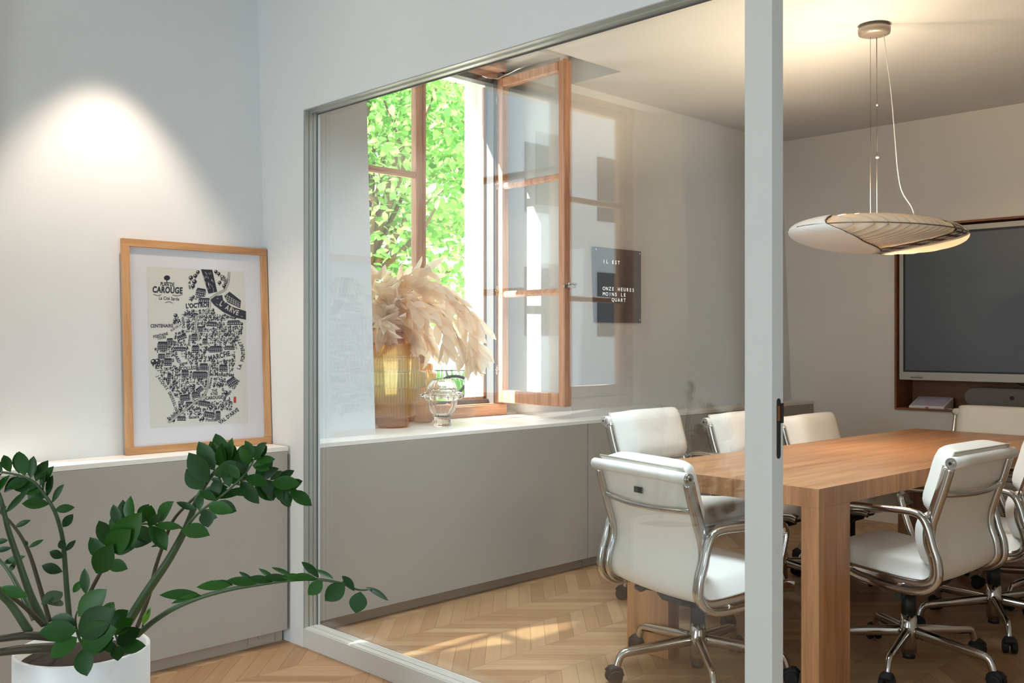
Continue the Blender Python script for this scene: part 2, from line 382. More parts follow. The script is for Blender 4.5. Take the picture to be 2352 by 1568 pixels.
struct('wall_left', wl, 'wall')
wk = MB(); xs = [(-4.0, -3.6), (-2.2, -1.4), (0.0, 0.8), (2.2, 7.1)]
for a, b_ in xs: wk.box(a, b_, -3.2, -3.0, 0, 3.0)
for a, b_ in ((-3.6, -2.2), (-1.4, 0.0), (0.8, 2.2)): wk.box(a, b_, -3.2, -3.0, 0, 0.4); wk.box(a, b_, -3.2, -3.0, 2.6, 3.0)
struct('wall_rear', wk, 'wall')
wr = MB(); wr.box(XP1, 7.1, -0.2, 0.0, 0, 3.0); struct('wall_right', wr, 'wallw')
NY0, NY1, NZ0, NZ1 = 1.215, 2.99, 0.797, 2.072           # screen niche opening
wt = MB(); wt.box(XT, 7.1, NY1, 4.3, 0, 3.0); wt.box(XT, 7.1, -0.2, NY0, 0, 3.0); wt.box(XT, 7.1, NY0, NY1, 0, NZ0); wt.box(XT, 7.1, NY0, NY1, NZ1, 3.0); wt.box(6.99, 7.1, NY0, NY1, NZ0, NZ1)
struct('wall_screen', wt, 'wallw')
wp = MB()
PY0, PY1 = 1.3265, 1.407
GY0, GY1, GZ0, GZ1 = 1.408, 3.51, 0.08, 2.232             # glazed opening
wp.box(XP0, XP1, GY1, 3.93, 0, 3.0); wp.box(XP0, XP1, -3.0, GY1, GZ1, 3.0); wp.box(XP0, XP1, -3.0, 0.25, 0, GZ1)
struct('wall_partition', wp, 'wall')
struct('trim_1', MB().box(XP0, XP1, PY1 + 0.001, GY1, 0, 0.08), 'frame_white', bevel=0.002)

# ------------------------------------------------------------------ glass partition
gp = thing('glass_partition', (2.3, 2.4, 0.0), 'large fixed glass pane in a grey metal frame between the two rooms', 'glass partition')
org = gp.location
XG = 2.317
j = MB(); j.box(XP0, XG, GY1 - 0.004, GY1, GZ0, GZ1)
for k, x in enumerate((XP0 + 0.002, XP0 + 0.023, XP0 + 0.043)): j.box(x, x + 0.017, GY1 - 0.009, GY1 - 0.004, GZ0, GZ1)
j.build('frame_jamb', 'frame_grey', gp, org)
j = MB(); j.box(XP0, XG, GY0, GY1 - 0.009, GZ1 - 0.004, GZ1); j.box(XP0 + 0.03, XG, GY0, GY1 - 0.009, GZ1 - 0.009, GZ1 - 0.004); j.build('frame_head', 'frame_grey', gp, org)
j = MB(); j.box(XP0 + 0.004, XP0 + 0.03, GY0, GY1 - 0.009, GZ0, GZ0 + 0.003); j.box(XP0 + 0.032, XG, GY0, GY1 - 0.009, GZ0, GZ0 + 0.004); j.build('frame_sill', 'frame_white', gp, org)
j = MB(); j.box(XG - 0.004, XG, GY1 - 0.013, GY1 - 0.009, GZ0, GZ1); j.box(XG - 0.004, XG, GY0, GY1, GZ1 - 0.013, GZ1 - 0.009); j.build('gasket', 'gasket', gp, org)
MB().box(XG, XG + 0.010, 1.385, GY1 - 0.005, GZ0 + 0.002, GZ1 - 0.004).build('glass_pane', 'glass', gp, org)
MB().box(XG - 0.002, XG + 0.0115, 1.381, 1.3845, GZ0 + 0.004, GZ1 - 0.01).build('glass_edge', 'edge', gp, org)
# door post at the open end with the strike plate of the lock
post = thing('door_post', (2.282, 1.366, 0.0), 'tall white door post with a black lock slot at the open doorway', 'door post')
MB().box(XP0, 2.311, PY0, PY1, 0.0, GZ1 - 0.001).build('post_body', 'frame_white', post, post.location, bevel=0.0015)
zt, zb = 1.27 - 0.1477, 1.27 - 0.3045
slot = MB(); n = 10; xc = 2.287; rr = 0.0095
pl = [(xc + rr * math.cos(a), zt - rr + rr * math.sin(a)) for a in [PI * k / n for k in range(n + 1)]] + [(xc - rr * math.cos(a), zb + rr - rr * math.sin(a)) for a in [PI * k / n for k in range(n + 1)]]
slot.prism_y(PY0 - 0.0012, PY0 + 0.002, pl); slot.box(xc + 0.006, 2.3115, PY0 - 0.0012, PY0 + 0.002, zt - 0.065, zt - 0.013)
sp_ = slot.build('strike_plate', 'black', post, post.location)
MB().box(xc - 0.007, xc + 0.006, PY0 - 0.0016, PY0, zt - 0.058, zt - 0.02).build('latch_recess', 'walnut', sp_, post.location)

# ------------------------------------------------------------------ windows
def sash_mb(w_, h, t, n_pane=3, st=0.055):
    """sash in its own plane: x 0..w, z 0..h, y 0..t; returns stiles+rails, bars, panes"""
    f = MB(); p = MB()
    f.box(0, st, 0, t, 0, h); f.box(w_ - st, w_, 0, t, 0, h); f.box(st, w_ - st, 0, t, 0, st * 1.35); f.box(st, w_ - st, 0, t, h - st, h)
    bars = MB(); ph = h / n_pane
    for k in range(1, n_pane): bars.box(st, w_ - st, 0.006, t - 0.006, ph * k - 0.013, ph * k + 0.013); bars.box(st, w_ - st, 0.012, t - 0.014, ph * k - 0.019, ph * k + 0.019)
    return f, bars
def put(mb, ox, oy, oz, ang=0.0):
    c, s_ = math.cos(ang), math.sin(ang)
    mb.v = [(ox + x * c - y * s_, oy + x * s_ + y * c, oz + z) for x, y, z in mb.v]; return mb
def window(name, x0, x1, open_right):
    r = bpy.data.objects.new(name, None); C.objects.link(r); r.location = ((x0 + x1) / 2, 4.29, 0.9); tag(r, kind='structure'); o = r.location
    zb_, zt_ = 0.905, 2.845
    f = MB(); f.box(x0 - 0.04, x1 + 0.06, 4.25, 4.33, 0.829, 0.90); f.box(x0 - 0.06, x0 + 0.012, 4.25, 4.33, 0.90, 2.90); f.box(x1 - 0.012, x1 + 0.06, 4.25, 4.33, 0.90, 2.90); f.box(x0 - 0.06, x1 + 0.06, 4.25, 4.33, 2.845, 2.915)
    f.box(x0 - 0.04, x1 + 0.06, 4.235, 4.25, 0.829, 0.893)
    f.build('window_frame', 'winwoodh', r, o, bevel=0.004)
    g = MB(); g.box(x0 + 0.012, x1 - 0.012, 4.30, 4.322, 0.90, 0.925); g.box(x1 - 0.036, x1 - 0.012, 4.255, 4.322, 0.90, 2.845); g.box(x0 + 0.012, x1 - 0.012, 4.262, 4.322, 2.812, 2.845); g.box(x1 - 0.026, x1 - 0.012, 4.25, 4.262, 0.90, 2.845)
    g.build('gasket', 'gasket', r, o)
    g = MB(); g.box(x0 + 0.012, x1 - 0.036, 4.322, 4.335, 0.925, 0.94); g.box(x1 - 0.055, x1 - 0.036, 4.322, 4.335, 0.925, 2.80); g.build('outer_bead', 'winwood', r, o)
    xm = (x0 + x1) / 2; w_ = xm - x0 - 0.012; h = zt_ - zb_
    def sash(ox, oy, ang, w__, mirror=False):
        a, b__ = sash_mb(w__, h, 0.052)
        # moulded meeting stile
        a.box(w__ - 0.012, w__ + 0.006, -0.012, 0.02, 0.0, h)
        sa = put(a, ox, oy, zb_, ang).build('sash', 'winwood', r, o, bevel=0.006)
        put(b__, ox, oy, zb_, ang).build('glazing_bar', 'winwoodh', sa, o, bevel=0.005)
        p = MB(); p.box(0.05, w__ - 0.05, 0.024, 0.030, 0.06, h - 0.05); put(p, ox, oy, zb_, ang).build('pane', 'pane', sa, o)
        return sa
    sash(x0 + 0.014, 4.262, 0.0, w_ + 0.008)
    if open_right:
        ang = math.radians(-92.5)
        sa = sash(x1 - 0.006, 4.262, ang, w_ + 0.02)
        hg = MB()
        for z in (1.10, 1.575, 2.21, 2.72): hg.cyl((x1 - 0.012, 4.252, z - 0.03), (x1 - 0.012, 4.252, z + 0.03), 0.007); hg.cyl((x1 - 0.012, 4.252, z - 0.006), (x1 - 0.012, 4.252, z + 0.006), 0.011)
        hg.build('hinge', 'chrome', sa, o)
        # espagnolette latch on the swinging stile, folding stay at the head
        lt = MB(); ly = 4.262 - (w_ + 0.02); lx = x1 - 0.006 - 0.03
        lt.box(lx - 0.015, lx + 0.08, ly - 0.012, ly - 0.004, 1.57, 1.586); lt.cyl((lx + 0.01, ly - 0.02, 1.592), (lx + 0.075, ly - 0.02, 1.592), 0.006); lt.cyl((lx + 0.03, ly - 0.02, 1.578), (lx + 0.06, ly - 0.02, 1.578), 0.009)
        lt.build('latch', 'chrome', sa, o)
        sv = MB(); sv.tube([(x1 - 0.14, 4.245, 2.84), (x1 - 0.09, 4.235, 2.832), (x1 - 0.035, 4.22, 2.835), (x1 - 0.03, 4.05, 2.862), (x1 - 0.03, 3.98, 2.865)], 0.005); sv.build('stay', 'chrome', r, o)
        MB().box(x1 - 0.20, x1 - 0.015, 4.16, 4.25, 2.875, 2.93).build('head_block', 'winwoodh', r, o, bevel=0.006)
    else:
        sash(x1 - 0.012, 4.314, PI, w_ + 0.008)
    return r
window('window_1', *WINS[1], True)
window('window_2', *WINS[0], True)
hk = thing('shutter_hook', (4.02, 4.42, 1.2), 'thin steel shutter stay hooked on the sunlit outer reveal', 'shutter hook')
h_ = MB(); h_.tube([at(1107, 760, 6.08), at(1109, 645, 6.08), at(1111, 636, 6.08), at(1116, 642, 6.08), at(1119, 655, 6.08), at(1119, 800, 6.08)], 0.006, 6); h_.build('hook_rod', 'wire', hk, hk.location)

# ------------------------------------------------------------------ ledge cabinets
YC = 3.607
def cabinet(x0, x1, label):
    r = thing('ledge_cabinet', ((x0 + x1) / 2, 3.69, 0.0), label, 'cabinet', 'window ledge cabinets'); o = r.location
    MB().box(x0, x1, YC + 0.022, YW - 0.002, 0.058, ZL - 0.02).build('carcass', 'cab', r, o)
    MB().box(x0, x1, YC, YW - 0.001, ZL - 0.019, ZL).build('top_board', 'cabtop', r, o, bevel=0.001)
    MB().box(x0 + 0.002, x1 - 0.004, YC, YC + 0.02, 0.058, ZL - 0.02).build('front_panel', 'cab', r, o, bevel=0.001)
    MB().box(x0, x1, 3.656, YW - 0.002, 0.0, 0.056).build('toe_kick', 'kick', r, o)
    return r
cabinet(-0.9, 2.242, 'long low white ledge cabinet under the framed map, behind the potted plant')
cabinet(2.345, 4.168, 'white ledge cabinet under the open window, behind the glass')
cabinet(4.172, XT - 0.002, 'white ledge cabinet behind the row of chairs, reaching the screen wall')
for k, (a, b_) in enumerate(((2.833, 4.235), (WINS[0][0] - 0.1, WINS[0][1] + 0.05))):
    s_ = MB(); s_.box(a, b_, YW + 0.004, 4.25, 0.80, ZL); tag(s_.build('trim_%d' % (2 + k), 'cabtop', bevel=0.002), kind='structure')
so = thing('wall_socket', (2.14, 3.654, 0.03), 'power socket with shade in its colour, in the toe kick near the partition corner', 'socket')
MB().box(2.08, 2.20, 3.650, 3.655, 0.006, 0.056).build('plate', 'kick', so, so.location, bevel=0.001)  # shade on the socket is put into this darker plate colour
MB().tube([(2.14, 3.6498, 0.05), (2.14, 3.644, 0.05)], 0.021, 20).build('plug_face', 'cab', so, so.location)

# ------------------------------------------------------------------ word clock on the window wall
CX0, CX1, CZ0, CZ1 = 4.455, 4.905, 1.385, 1.835
ck = thing('word_clock', ((CX0 + CX1) / 2, YW, 1.61), 'square smoked-glass wall clock telling the time in lit French words', 'clock'); o = ck.location
yb = yw(CZ1)
MB().box(CX0, CX1, yb - 0.028, yb - 0.008, CZ0, CZ1).build('clock_face', 'clock', ck, o, bevel=0.002)
MB().box(CX0 + 0.06, CX1 - 0.06, yb - 0.010, yw(CZ0) - 0.001, CZ0 + 0.06, CZ1 - 0.06).build('back_box', 'black', ck, o)
lt = MB(); cw = 0.0335; gx = CX0 + 0.088; gz = CZ1 - 0.085
rows = {0: 'IL EST     ', 5: 'ONZE HEURES', 6: 'MOINS LE   ', 7: '     QUART '}
rows[7] = '   QUART   '
for rr_, tx in rows.items():
    for k, ch in enumerate(tx):
        if ch == ' ': continue
        vs, fs = text_mesh(ch, 0.031)
        px = gx + k * 0.0282; pz = gz - rr_ * 0.0325
        lt.add([(px + v[0], yb - 0.0288, pz + v[1]) for v in vs], fs)
for q in ((CX0 + 0.015, CZ1 - 0.015), (CX1 - 0.015, CZ1 - 0.015), (CX1 - 0.015, CZ0 + 0.02)): lt.box(q[0] - 0.0022, q[0] + 0.0022, yb - 0.0290, yb - 0.0284, q[1] - 0.0022, q[1] + 0.0022)
lt.build('lit_words', 'letters', ck, o)

# ------------------------------------------------------------------ screen niche, screen and what stands on its shelf
ni = thing('screen_niche', (6.85, 2.1, NZ0), 'thin wood-lined wall niche around the big screen', 'niche'); o = ni.location
T = 0.014
MB().box(XT - 0.012, 6.985, NY0, NY1, NZ0, NZ0 + T).build('shelf', 'walnut', ni, o, bevel=0.001)
MB().box(XT - 0.012, 6.985, NY0, NY1, NZ1 - T, NZ1).build('top_lining', 'walnut', ni, o, bevel=0.001)
for y in (NY0, NY1 - T): MB().box(XT - 0.012, 6.985, y, y + T, NZ0 + T, NZ1 - T).build('side_lining', 'walnut', ni, o, bevel=0.001)
MB().box(6.975, 6.985, NY0 + T, NY1 - T, NZ0 + T, NZ1 - T).build('back_lining', 'walnut', ni, o)
tv = thing('display_screen', (6.8, 2.1, 1.52), 'large dark switched-off wall screen with a silver bezel, in the wooden niche', 'screen'); o = tv.location
TY0, TY1, TZ0, TZ1 = 1.245, 2.966, 1.005, 2.045; XS = XT + 0.012
MB().box(XS + 0.012, XS + 0.09, TY0 + 0.01, TY1 - 0.01, TZ0 + 0.02, TZ1 - 0.01).build('housing', 'black', tv, o)
b_ = MB(); b_.box(XS, XS + 0.03, TY1 - 0.028, TY1, TZ0, TZ1); b_.box(XS, XS + 0.03, TY0, TY0 + 0.028, TZ0, TZ1); b_.box(XS, XS + 0.03, TY0 + 0.028, TY1 - 0.028, TZ1 - 0.035, TZ1); b_.box(XS - 0.004, XS + 0.03, TY0 + 0.028, TY1 - 0.028, TZ0, TZ0 + 0.055)
b_.build('bezel', 'silver', tv, o, bevel=0.002)
b_ = MB(); b_.box(XS + 0.002, XS + 0.02, TY1 - 0.04, TY1 - 0.028, TZ0 + 0.055, TZ1 - 0.035); b_.box(XS + 0.002, XS + 0.02, TY0 + 0.028, TY1 - 0.04, TZ1 - 0.05, TZ1 - 0.035); b_.box(XS + 0.002, XS + 0.02, TY0 + 0.028, TY1 - 0.04, TZ0 + 0.055, TZ0 + 0.066)
b_.build('inner_border', 'black', tv, o)
MB().box(XS + 0.005, XS + 0.012, TY0 + 0.028, TY1 - 0.04, TZ0 + 0.066, TZ1 - 0.05).build('panel', 'screen', tv, o)
b_ = MB(); b_.box(XS - 0.0045, XS - 0.004, 2.80, 2.885, TZ0 + 0.012, TZ0 + 0.022); b_.box(XS - 0.0045, XS - 0.004, 2.82, 2.855, TZ0 + 0.028, TZ0 + 0.031); b_.build('badge', 'fabricgrey', tv, o)
ZS = NZ0 + T
tb = thing('touch_controller', (6.82, 2.78, ZS), 'small white wedge-shaped tablet controller lying on the niche shelf', 'tablet'); o = tb.location
y0, y1 = 2.66, 2.90
MB().prism_y(y0, y1, [(6.735, ZS), (6.90, ZS), (6.90, ZS + 0.075), (6.735, ZS + 0.016)]).build('body', 'white', tb, o, bevel=0.004)
MB().add([(6.738, y0 + 0.012, ZS + 0.020), (6.738, y1 - 0.012, ZS + 0.020), (6.892, y1 - 0.012, ZS + 0.0755), (6.892, y0 + 0.012, ZS + 0.0755), (6.738, y0 + 0.012, ZS + 0.016), (6.738, y1 - 0.012, ZS + 0.016), (6.892, y1 - 0.012, ZS + 0.071), (6.892, y0 + 0.012, ZS + 0.071)], [(0, 1, 2, 3), (0, 4, 5, 1), (1, 5, 6, 2), (2, 6, 7, 3), (3, 7, 4, 0)]).build('display', 'blue', tb, o)
MB().box(6.7342, 6.736, 2.765, 2.785, ZS + 0.004, ZS + 0.011).build('status_light', 'red', tb, o)
vb = thing('video_bar', (6.82, 2.1, ZS), 'long grey video bar with a round lens on the niche shelf under the screen', 'video bar'); o = vb.location
b_ = MB(); hh = 0.062; zc = ZS + 0.03 + hh; ring = []
yl, yr = 2.545, 1.66
for k in range(13): a = PI / 2 + PI * k / 12; ring.append((yl - hh - 0.02 - (hh + 0.02) * math.cos(a) * -1 * -1 if False else yl - hh + hh * -math.cos(a), zc + hh * math.sin(a)))
prof = [(yl - hh + hh * math.cos(a), zc + hh * math.sin(a)) for a in [-PI / 2 + PI * k / 12 for k in range(13)]] + [(yr + hh - hh * math.cos(a), zc + hh * math.sin(a)) for a in [PI / 2 - PI * k / 12 for k in range(13)]]
b_.prism_x(6.775, 6.86, prof); b_.build('bar_body', 'fabricgrey', vb, o, bevel=0.012, seg=3)
for y in (2.4, 1.8): MB().box(6.79, 6.85, y - 0.05, y + 0.05, ZS, ZS + 0.032).build('foot', 'black', vb, o)
MB().tube([(6.7755, 2.242, zc), (6.772, 2.242, zc)], 0.014, 20).build('lens', 'black', vb, o)
l_ = MB().tube([(6.776, 2.1, zc), (6.770, 2.1, zc)], 0.038, 28).build('camera_ring', 'silver', vb, o)
MB().tube([(6.7705, 2.1, zc), (6.767, 2.1, zc)], 0.028, 28).build('camera_lens', 'black', l_, o)
c_ = MB(); rnd = random.Random(3)
for k in range(7):
    ry, rx = 0.15 - 0.008 * k, 0.022; cy = 2.40 + rnd.uniform(-.02, .02)
    c_.tube([(6.752 + rx * math.cos(t), cy + ry * math.sin(t), ZS + 0.0035 + 0.004 * k + 0.002 * math.sin(3 * t)) for t in [2 * PI * i / 40 for i in range(40)]], 0.003, 6, closed=True)
c_.tube([(6.76, 2.66, ZS + 0.004), (6.745, 2.60, ZS + 0.004), (6.75, 2.54, ZS + 0.02), (6.77, 2.48, ZS + 0.03)], 0.003, 6)
tag(c_.build('charging_cable', 'white', None, (6.75, 2.4, ZS)), 'coiled white cable lying on the niche shelf below the video bar', 'cable')
c_ = MB().tube([(6.90, 2.27, 1.03), (6.89, 2.25, 1.0), (6.88, 2.22, 0.985), (6.88, 2.12, 0.982), (6.89, 2.0, 0.985), (6.90, 1.9, 1.0)], 0.004, 6)
tag(c_.build('screen_cable', 'rubber', None, (6.88, 2.1, 0.98)), 'thin black cable sagging between screen and video bar', 'cable')

# ------------------------------------------------------------------ framed map print leaning on the wall
fr = thing('framed_print', (1.935, 3.76, ZL), 'oak framed navy and white illustrated town map leaning on the ledge', 'framed picture'); o = fr.location
FW_, FH = 0.637, 0.846; fx0 = 1.612
yb0, yt0 = 3.748, 3.792                                   # front face at the foot and at the top
TL = math.atan2(yt0 - yb0, FH)
def fp(u, v, out=0.0):                                    # picture plane -> world, out = towards the room
    return (fx0 + u, yb0 + v * math.sin(TL) - out * math.cos(TL), ZL + 0.001 + v * math.cos(TL) + out * math.sin(TL))
def fbox(mb, u0, u1, v0, v1, d0, d1):
    vs = [fp(u, v, d) for d in (d0, d1) for u, v in ((u0, v0), (u1, v0), (u1, v1), (u0, v1))]
    return mb.add(vs, [(0, 1, 2, 3), (7, 6, 5, 4), (4, 5, 1, 0), (5, 6, 2, 1), (6, 7, 3, 2), (7, 4, 0, 3)])
bw = 0.030
fbox(MB(), 0, FW_, 0, bw, -0.018, 0).build('frame_rail', 'oakh', fr, o, bevel=0.001); fbox(MB(), 0, FW_, FH - bw, FH, -0.018, 0).build('frame_rail', 'oakh', fr, o, bevel=0.001)
for u in (0, FW_ - bw): fbox(MB(), u, u + bw, bw, FH - bw, -0.018, 0).build('frame_stile', 'oak', fr, o, bevel=0.001)
fbox(MB(), bw - 0.002, FW_ - bw + 0.002, bw - 0.002, FH - bw + 0.002, -0.017, -0.009).build('passepartout', 'mat_board', fr, o)
fbox(MB(), bw - 0.002, FW_ - bw + 0.002, bw - 0.002, FH - bw + 0.002, -0.0045, -0.003).build('glazing', 'picglass', fr, o)
SRC = [(62, 55), (1055, 120), (1120, 1440), (122, 1522)]; DST = [(0, FH), (FW_, FH), (FW_, 0), (0, 0)]
A = []; B = []
for (x, y), (u, v) in zip(SRC, DST):
    A += [[x, y, 1, 0, 0, 0, -u * x, -u * y], [0, 0, 0, x, y, 1, -v * x, -v * y]]; B += [u, v]
Hm = np.append(np.linalg.solve(np.array(A, float), np.array(B, float)), 1).reshape(3, 3)
def uv(x, y): q = Hm @ np.array([x, y, 1.0]); return q[0] / q[2], q[1] / q[2]
pq = [uv(240, 243), uv(912, 274), uv(960, 1300), uv(285, 1335)]
MB().add([fp(*p, -0.0086) for p in pq], [(0, 3, 2, 1)]).build('print_sheet', 'paper', fr, o)
ink = MB(); pap = MB()
def poly(mb, pts, d=-0.0082):
    mb.add([fp(*uv(*p), d) for p in pts], [tuple(range(len(pts) - 1, -1, -1))])
def disc(mb, x, y, r, d=-0.0082, n=10, sy=1.0): poly(mb, [(x + r * math.cos(2 * PI * k / n), y + sy * r * math.sin(2 * PI * k / n)) for k in range(n)], d)
def band(mb, pts, wd, d=-0.0082):
    for (xa, ya), (xb, yb_) in zip(pts[:-1], pts[1:]):
        L = math.hypot(xb - xa, yb_ - ya) or 1; nx, ny = -(yb_ - ya) / L * wd / 2, (xb - xa) / L * wd / 2
        poly(mb, [(xa + nx, ya + ny), (xb + nx, yb_ + ny), (xb - nx, yb_ - ny), (xa - nx, ya - ny)], d)
def txt(mb, s_, x, y, size, ang=0, off=0.0, sx=1.0, d=-0.0082, arc=0):
    vs, fs = text_mesh(s_, size, off * 1.5 * min(1.0, size / 34), 1.06)
    c, sn = math.cos(math.radians(ang)), math.sin(math.radians(ang)); P = []
    for q in vs:
        qx, qy = q[0] * sx * 0.84, q[1] * 1.06
        qy += arc * qx * qx / size
        P.append(fp(*uv(x + qx * c + qy * sn, y + qx * sn - qy * c), d))
    mb.add(P, fs)
rn = random.Random(11)
# title block
disc(ink, 381, 320, 22, sy=0.8); band(ink, [(381, 320), (381, 350)], 6); band(ink, [(360, 352), (405, 352)], 4)
txt(ink, 'PLAN DE', 384, 365, 34, 3, 0.8, 0.8); txt(ink, 'CAROUGE', 386, 404, 54, 2, 1.6, 0.92); txt(ink, 'La Cité Sarde', 398, 460, 30, 3, 0.5, 0.95)
band(ink, [(290, 432), (320, 440), (345, 434)], 4); band(ink, [(420, 436), (455, 442), (490, 432)], 4); band(ink, [(372, 488), (400, 480), (425, 492)], 4)
# river and water
poly(ink, [(612, 260), (690, 263), (728, 412), (668, 426)])
poly(ink, [(676, 462), (720, 440), (762, 434), (770, 470), (830, 512), (928, 542), (929, 600), (850, 586), (770, 548), (706, 500)])
poly(ink, [(776, 440), (812, 410), (892, 470), (888, 522), (800, 482)])
for k in range(6): band(pap, [(800 + 14 * k, 428 + 11 * k), (788 + 17 * k, 470 + 8 * k)], 2.5, -0.0079)
for k in range(4): band(pap, [(785, 435 + 14 * k), (885, 485 + 13 * k)], 2, -0.0079)
for k in range(26):
    x = rn.uniform(630, 700); y = rn.uniform(275, 405); band(pap, [(x, y), (x + 4, y + 14)], 2, -0.0079)
for k in range(22):
    t = rn.random(); x = 720 + 190 * t; y = 470 + 95 * t + rn.choice((-16, 20)) + rn.uniform(-4, 4)
    if 750 < x < 890: continue
    band(pap, [(x, y), (x + 14, y + 5)], 2, -0.0079)
for ch, x, y, a in (('L', 756, 492, 30), ("'", 776, 494, 28), ('A', 798, 520, 26), ('R', 824, 534, 22), ('V', 846, 546, 18), ('E', 868, 554, 14)): txt(pap, ch, x, y, 44, a, 0.5, 1, -0.0077)
# roads
roads = [[(806, 278), (805, 340), (780, 400), (720, 430), (680, 460), (676, 520), (640, 556), (585, 580), (590, 650), (608, 745)], [(690, 900), (676, 1000), (672, 1080), (640, 1130), (580, 1165), (520, 1215), (410, 1300)]]
for rd in roads: band(ink, rd, 15); band(pap, rd, 9, -0.0079); band(ink, rd, 1.6, -0.0077)
# lettering round the outline
for s_, x, y, sz, a, of in (('CENTENAIRE', 352, 645, 30, -1, .8), ('FONTAINE', 345, 708, 24, -14, .8), ('TOURS', 352, 726, 22, -10, .8), ('MARCHE', 750, 848, 44, -14, 1.2), ('MoRaiNes', 788, 972, 36, 2, .9), ("L'OCTROI", 592, 506, 40, -4, 1.6), ('SARD', 462, 865, 30, 62, .9), ('aigne', 505, 898, 30, -14, .8), ('COLLÈGE', 545, 930, 31, -4, .9), ('Pinchat', 705, 1280, 30, -2, .7), ('St-Julien', 442, 1248, 32, -40, .9), ("VAL D'ARVE", 825, 1255, 34, -36, .9), ('RUE DE LA', 450, 655, 20, -34, .6), ('CA-', 765, 310, 26, 2, 1.1), ('ROU-', 775, 330, 24, 4, 1.1), ('GE', 785, 350, 24, 6, 1.1), ('Joseph', 812, 1105, 28, -44, .8), ('Girard', 868, 1040, 30, -58, .8), ('Battelle', 585, 1262, 26, -4, .7), ('THÉ', 722, 1082, 24, -2, .9), ('ATRE', 720, 1104, 24, -2, .9), ('CAROUGE', 720, 1130, 28, -4, 1.0), ('ancienne', 692, 1030, 24, -80, .7), ('Jacques', 540, 740, 28, -84, .7), ('Dalphin', 498, 620, 28, -98, .7)):
    txt(ink, s_, x, y, sz, a, of)
for k, ch in enumerate('LA FONTENETTE'):
    t = k / 12; a = -62 + 100 * t; txt(ink, ch, 868 + 46 * math.sin(PI * (0.12 + 0.86 * t)) + 2, 930 - 210 * t, 32, -70 - 34 * t, 0.9)
for k, ch in enumerate('JACQUES GROSSELIN'):
    t = k / 16; txt(ink, ch, 330 + 130 * t + 18 * math.sin(PI * t), 985 + 225 * t, 27, 66 - 6 * t, 0.8)
outline = [(535, 300), (560, 280), (605, 270), (640, 430), (665, 470), (690, 520), (770, 560), (900, 605), (908, 700), (880, 720), (868, 800), (860, 880), (850, 930), (850, 985), (885, 1010), (888, 1060), (830, 1130), (850, 1190), (838, 1240), (770, 1285), (640, 1290), (590, 1270), (470, 1288), (400, 1295), (480, 1210), (470, 1140), (400, 1050), (340, 960), (285, 900), (330, 850), (310, 800), (330, 740), (300, 690), (400, 690), (440, 600), (500, 560), (530, 520), (535, 430)]
def inside(x, y):
    c = False
    for i in range(len(outline)):
        (xa, ya), (xb, yb_) = outline[i], outline[i - 1]
        if (ya > y) != (yb_ > y) and x < (xb - xa) * (y - ya) / (yb_ - ya) + xa: c = not c
    return c
keep = [(352, 690, 90, 60), (345, 716, 60, 26), (462, 868, 26, 34), (505, 898, 40, 18), (705, 1280, 62, 16), (442, 1248, 50, 30), (825, 1255, 60, 40), (450, 655, 44, 28), (772, 330, 36, 36), (830, 1090, 40, 40), (862, 1050, 30, 40), (585, 1262, 50, 16), (720, 1105, 56, 44), (692, 1030, 18, 56), (540, 740, 18, 50), (498, 620, 18, 50), (640, 340, 100, 100), (345, 645, 80, 22), (750, 848, 90, 26), (788, 972, 70, 20), (594, 505, 100, 30), (545, 928, 50, 18), (480, 880, 36, 20), (800, 500, 90, 60)]
def free(x, y):
    if any(abs(x - a) < c and abs(y - b_) < d for a, b_, c, d in keep): return False
    return all(min(math.hypot(x - px, y - py) for px, py in rd) > 15 for rd in roads)
# larger houses
for x, y, w2, h2, a in ((615, 415, 34, 26, 10), (640, 470, 40, 16, 0), (580, 575, 18, 20, 8), (695, 630, 38, 16, 2), (845, 620, 46, 16, -2), (610, 665, 26, 20, 0), (575, 720, 20, 24, 0), (490, 720, 34, 16, -20), (650, 748, 18, 20, 0), (410, 745, 22, 18, -4), (360, 780, 36, 30, 0), (480, 800, 42, 14, 0), (586, 800, 26, 26, 0), (725, 800, 46, 22, -2), (820, 790, 36, 14, 0), (355, 850, 26, 18, 0), (398, 888, 28, 26, 0), (645, 920, 30, 24, 0), (780, 928, 30, 24, 0), (518, 965, 26, 22, 0), (620, 975, 54, 24, 0), (408, 995, 14, 34, 8), (840, 1022, 36, 26, -35), (520, 1130, 36, 22, -8), (595, 1110, 30, 22, -10), (620, 1075, 26, 18, -36), (550, 1178, 26, 22, 0), (655, 1170, 44, 18, 8), (690, 1245, 40, 20, 8), (750, 1250, 18, 32, 0), (500, 1270, 30, 16, 0)):
    c, s_ = math.cos(math.radians(a)), math.sin(math.radians(a)); R_ = lambda dx, dy: (x + dx * c - dy * s_, y + dx * s_ + dy * c)
    poly(ink, [R_(-w2, -h2 * .4), R_(-w2 * .8, -h2), R_(w2 * .8, -h2), R_(w2, -h2 * .4)]); poly(ink, [R_(-w2, -h2 * .34), R_(w2, -h2 * .34), R_(w2, h2), R_(-w2, h2)])
    nx = max(2, int(w2 / 6)); ny = max(1, int(h2 / 9))
    for i in range(nx):
        for j_ in range(ny):
            bx = -w2 + 2 * w2 * (i + .5) / nx; by = -h2 * .25 + 1.2 * h2 * (j_ + .5) / ny
            poly(pap, [R_(bx - w2 / nx * .45, by - h2 / ny * .3), R_(bx + w2 / nx * .45, by - h2 / ny * .3), R_(bx + w2 / nx * .45, by + h2 / ny * .22), R_(bx - w2 / nx * .45, by + h2 / ny * .22)], -0.0079)
    keep.append((x, y, w2 + 4, h2 + 4))
gy = 262
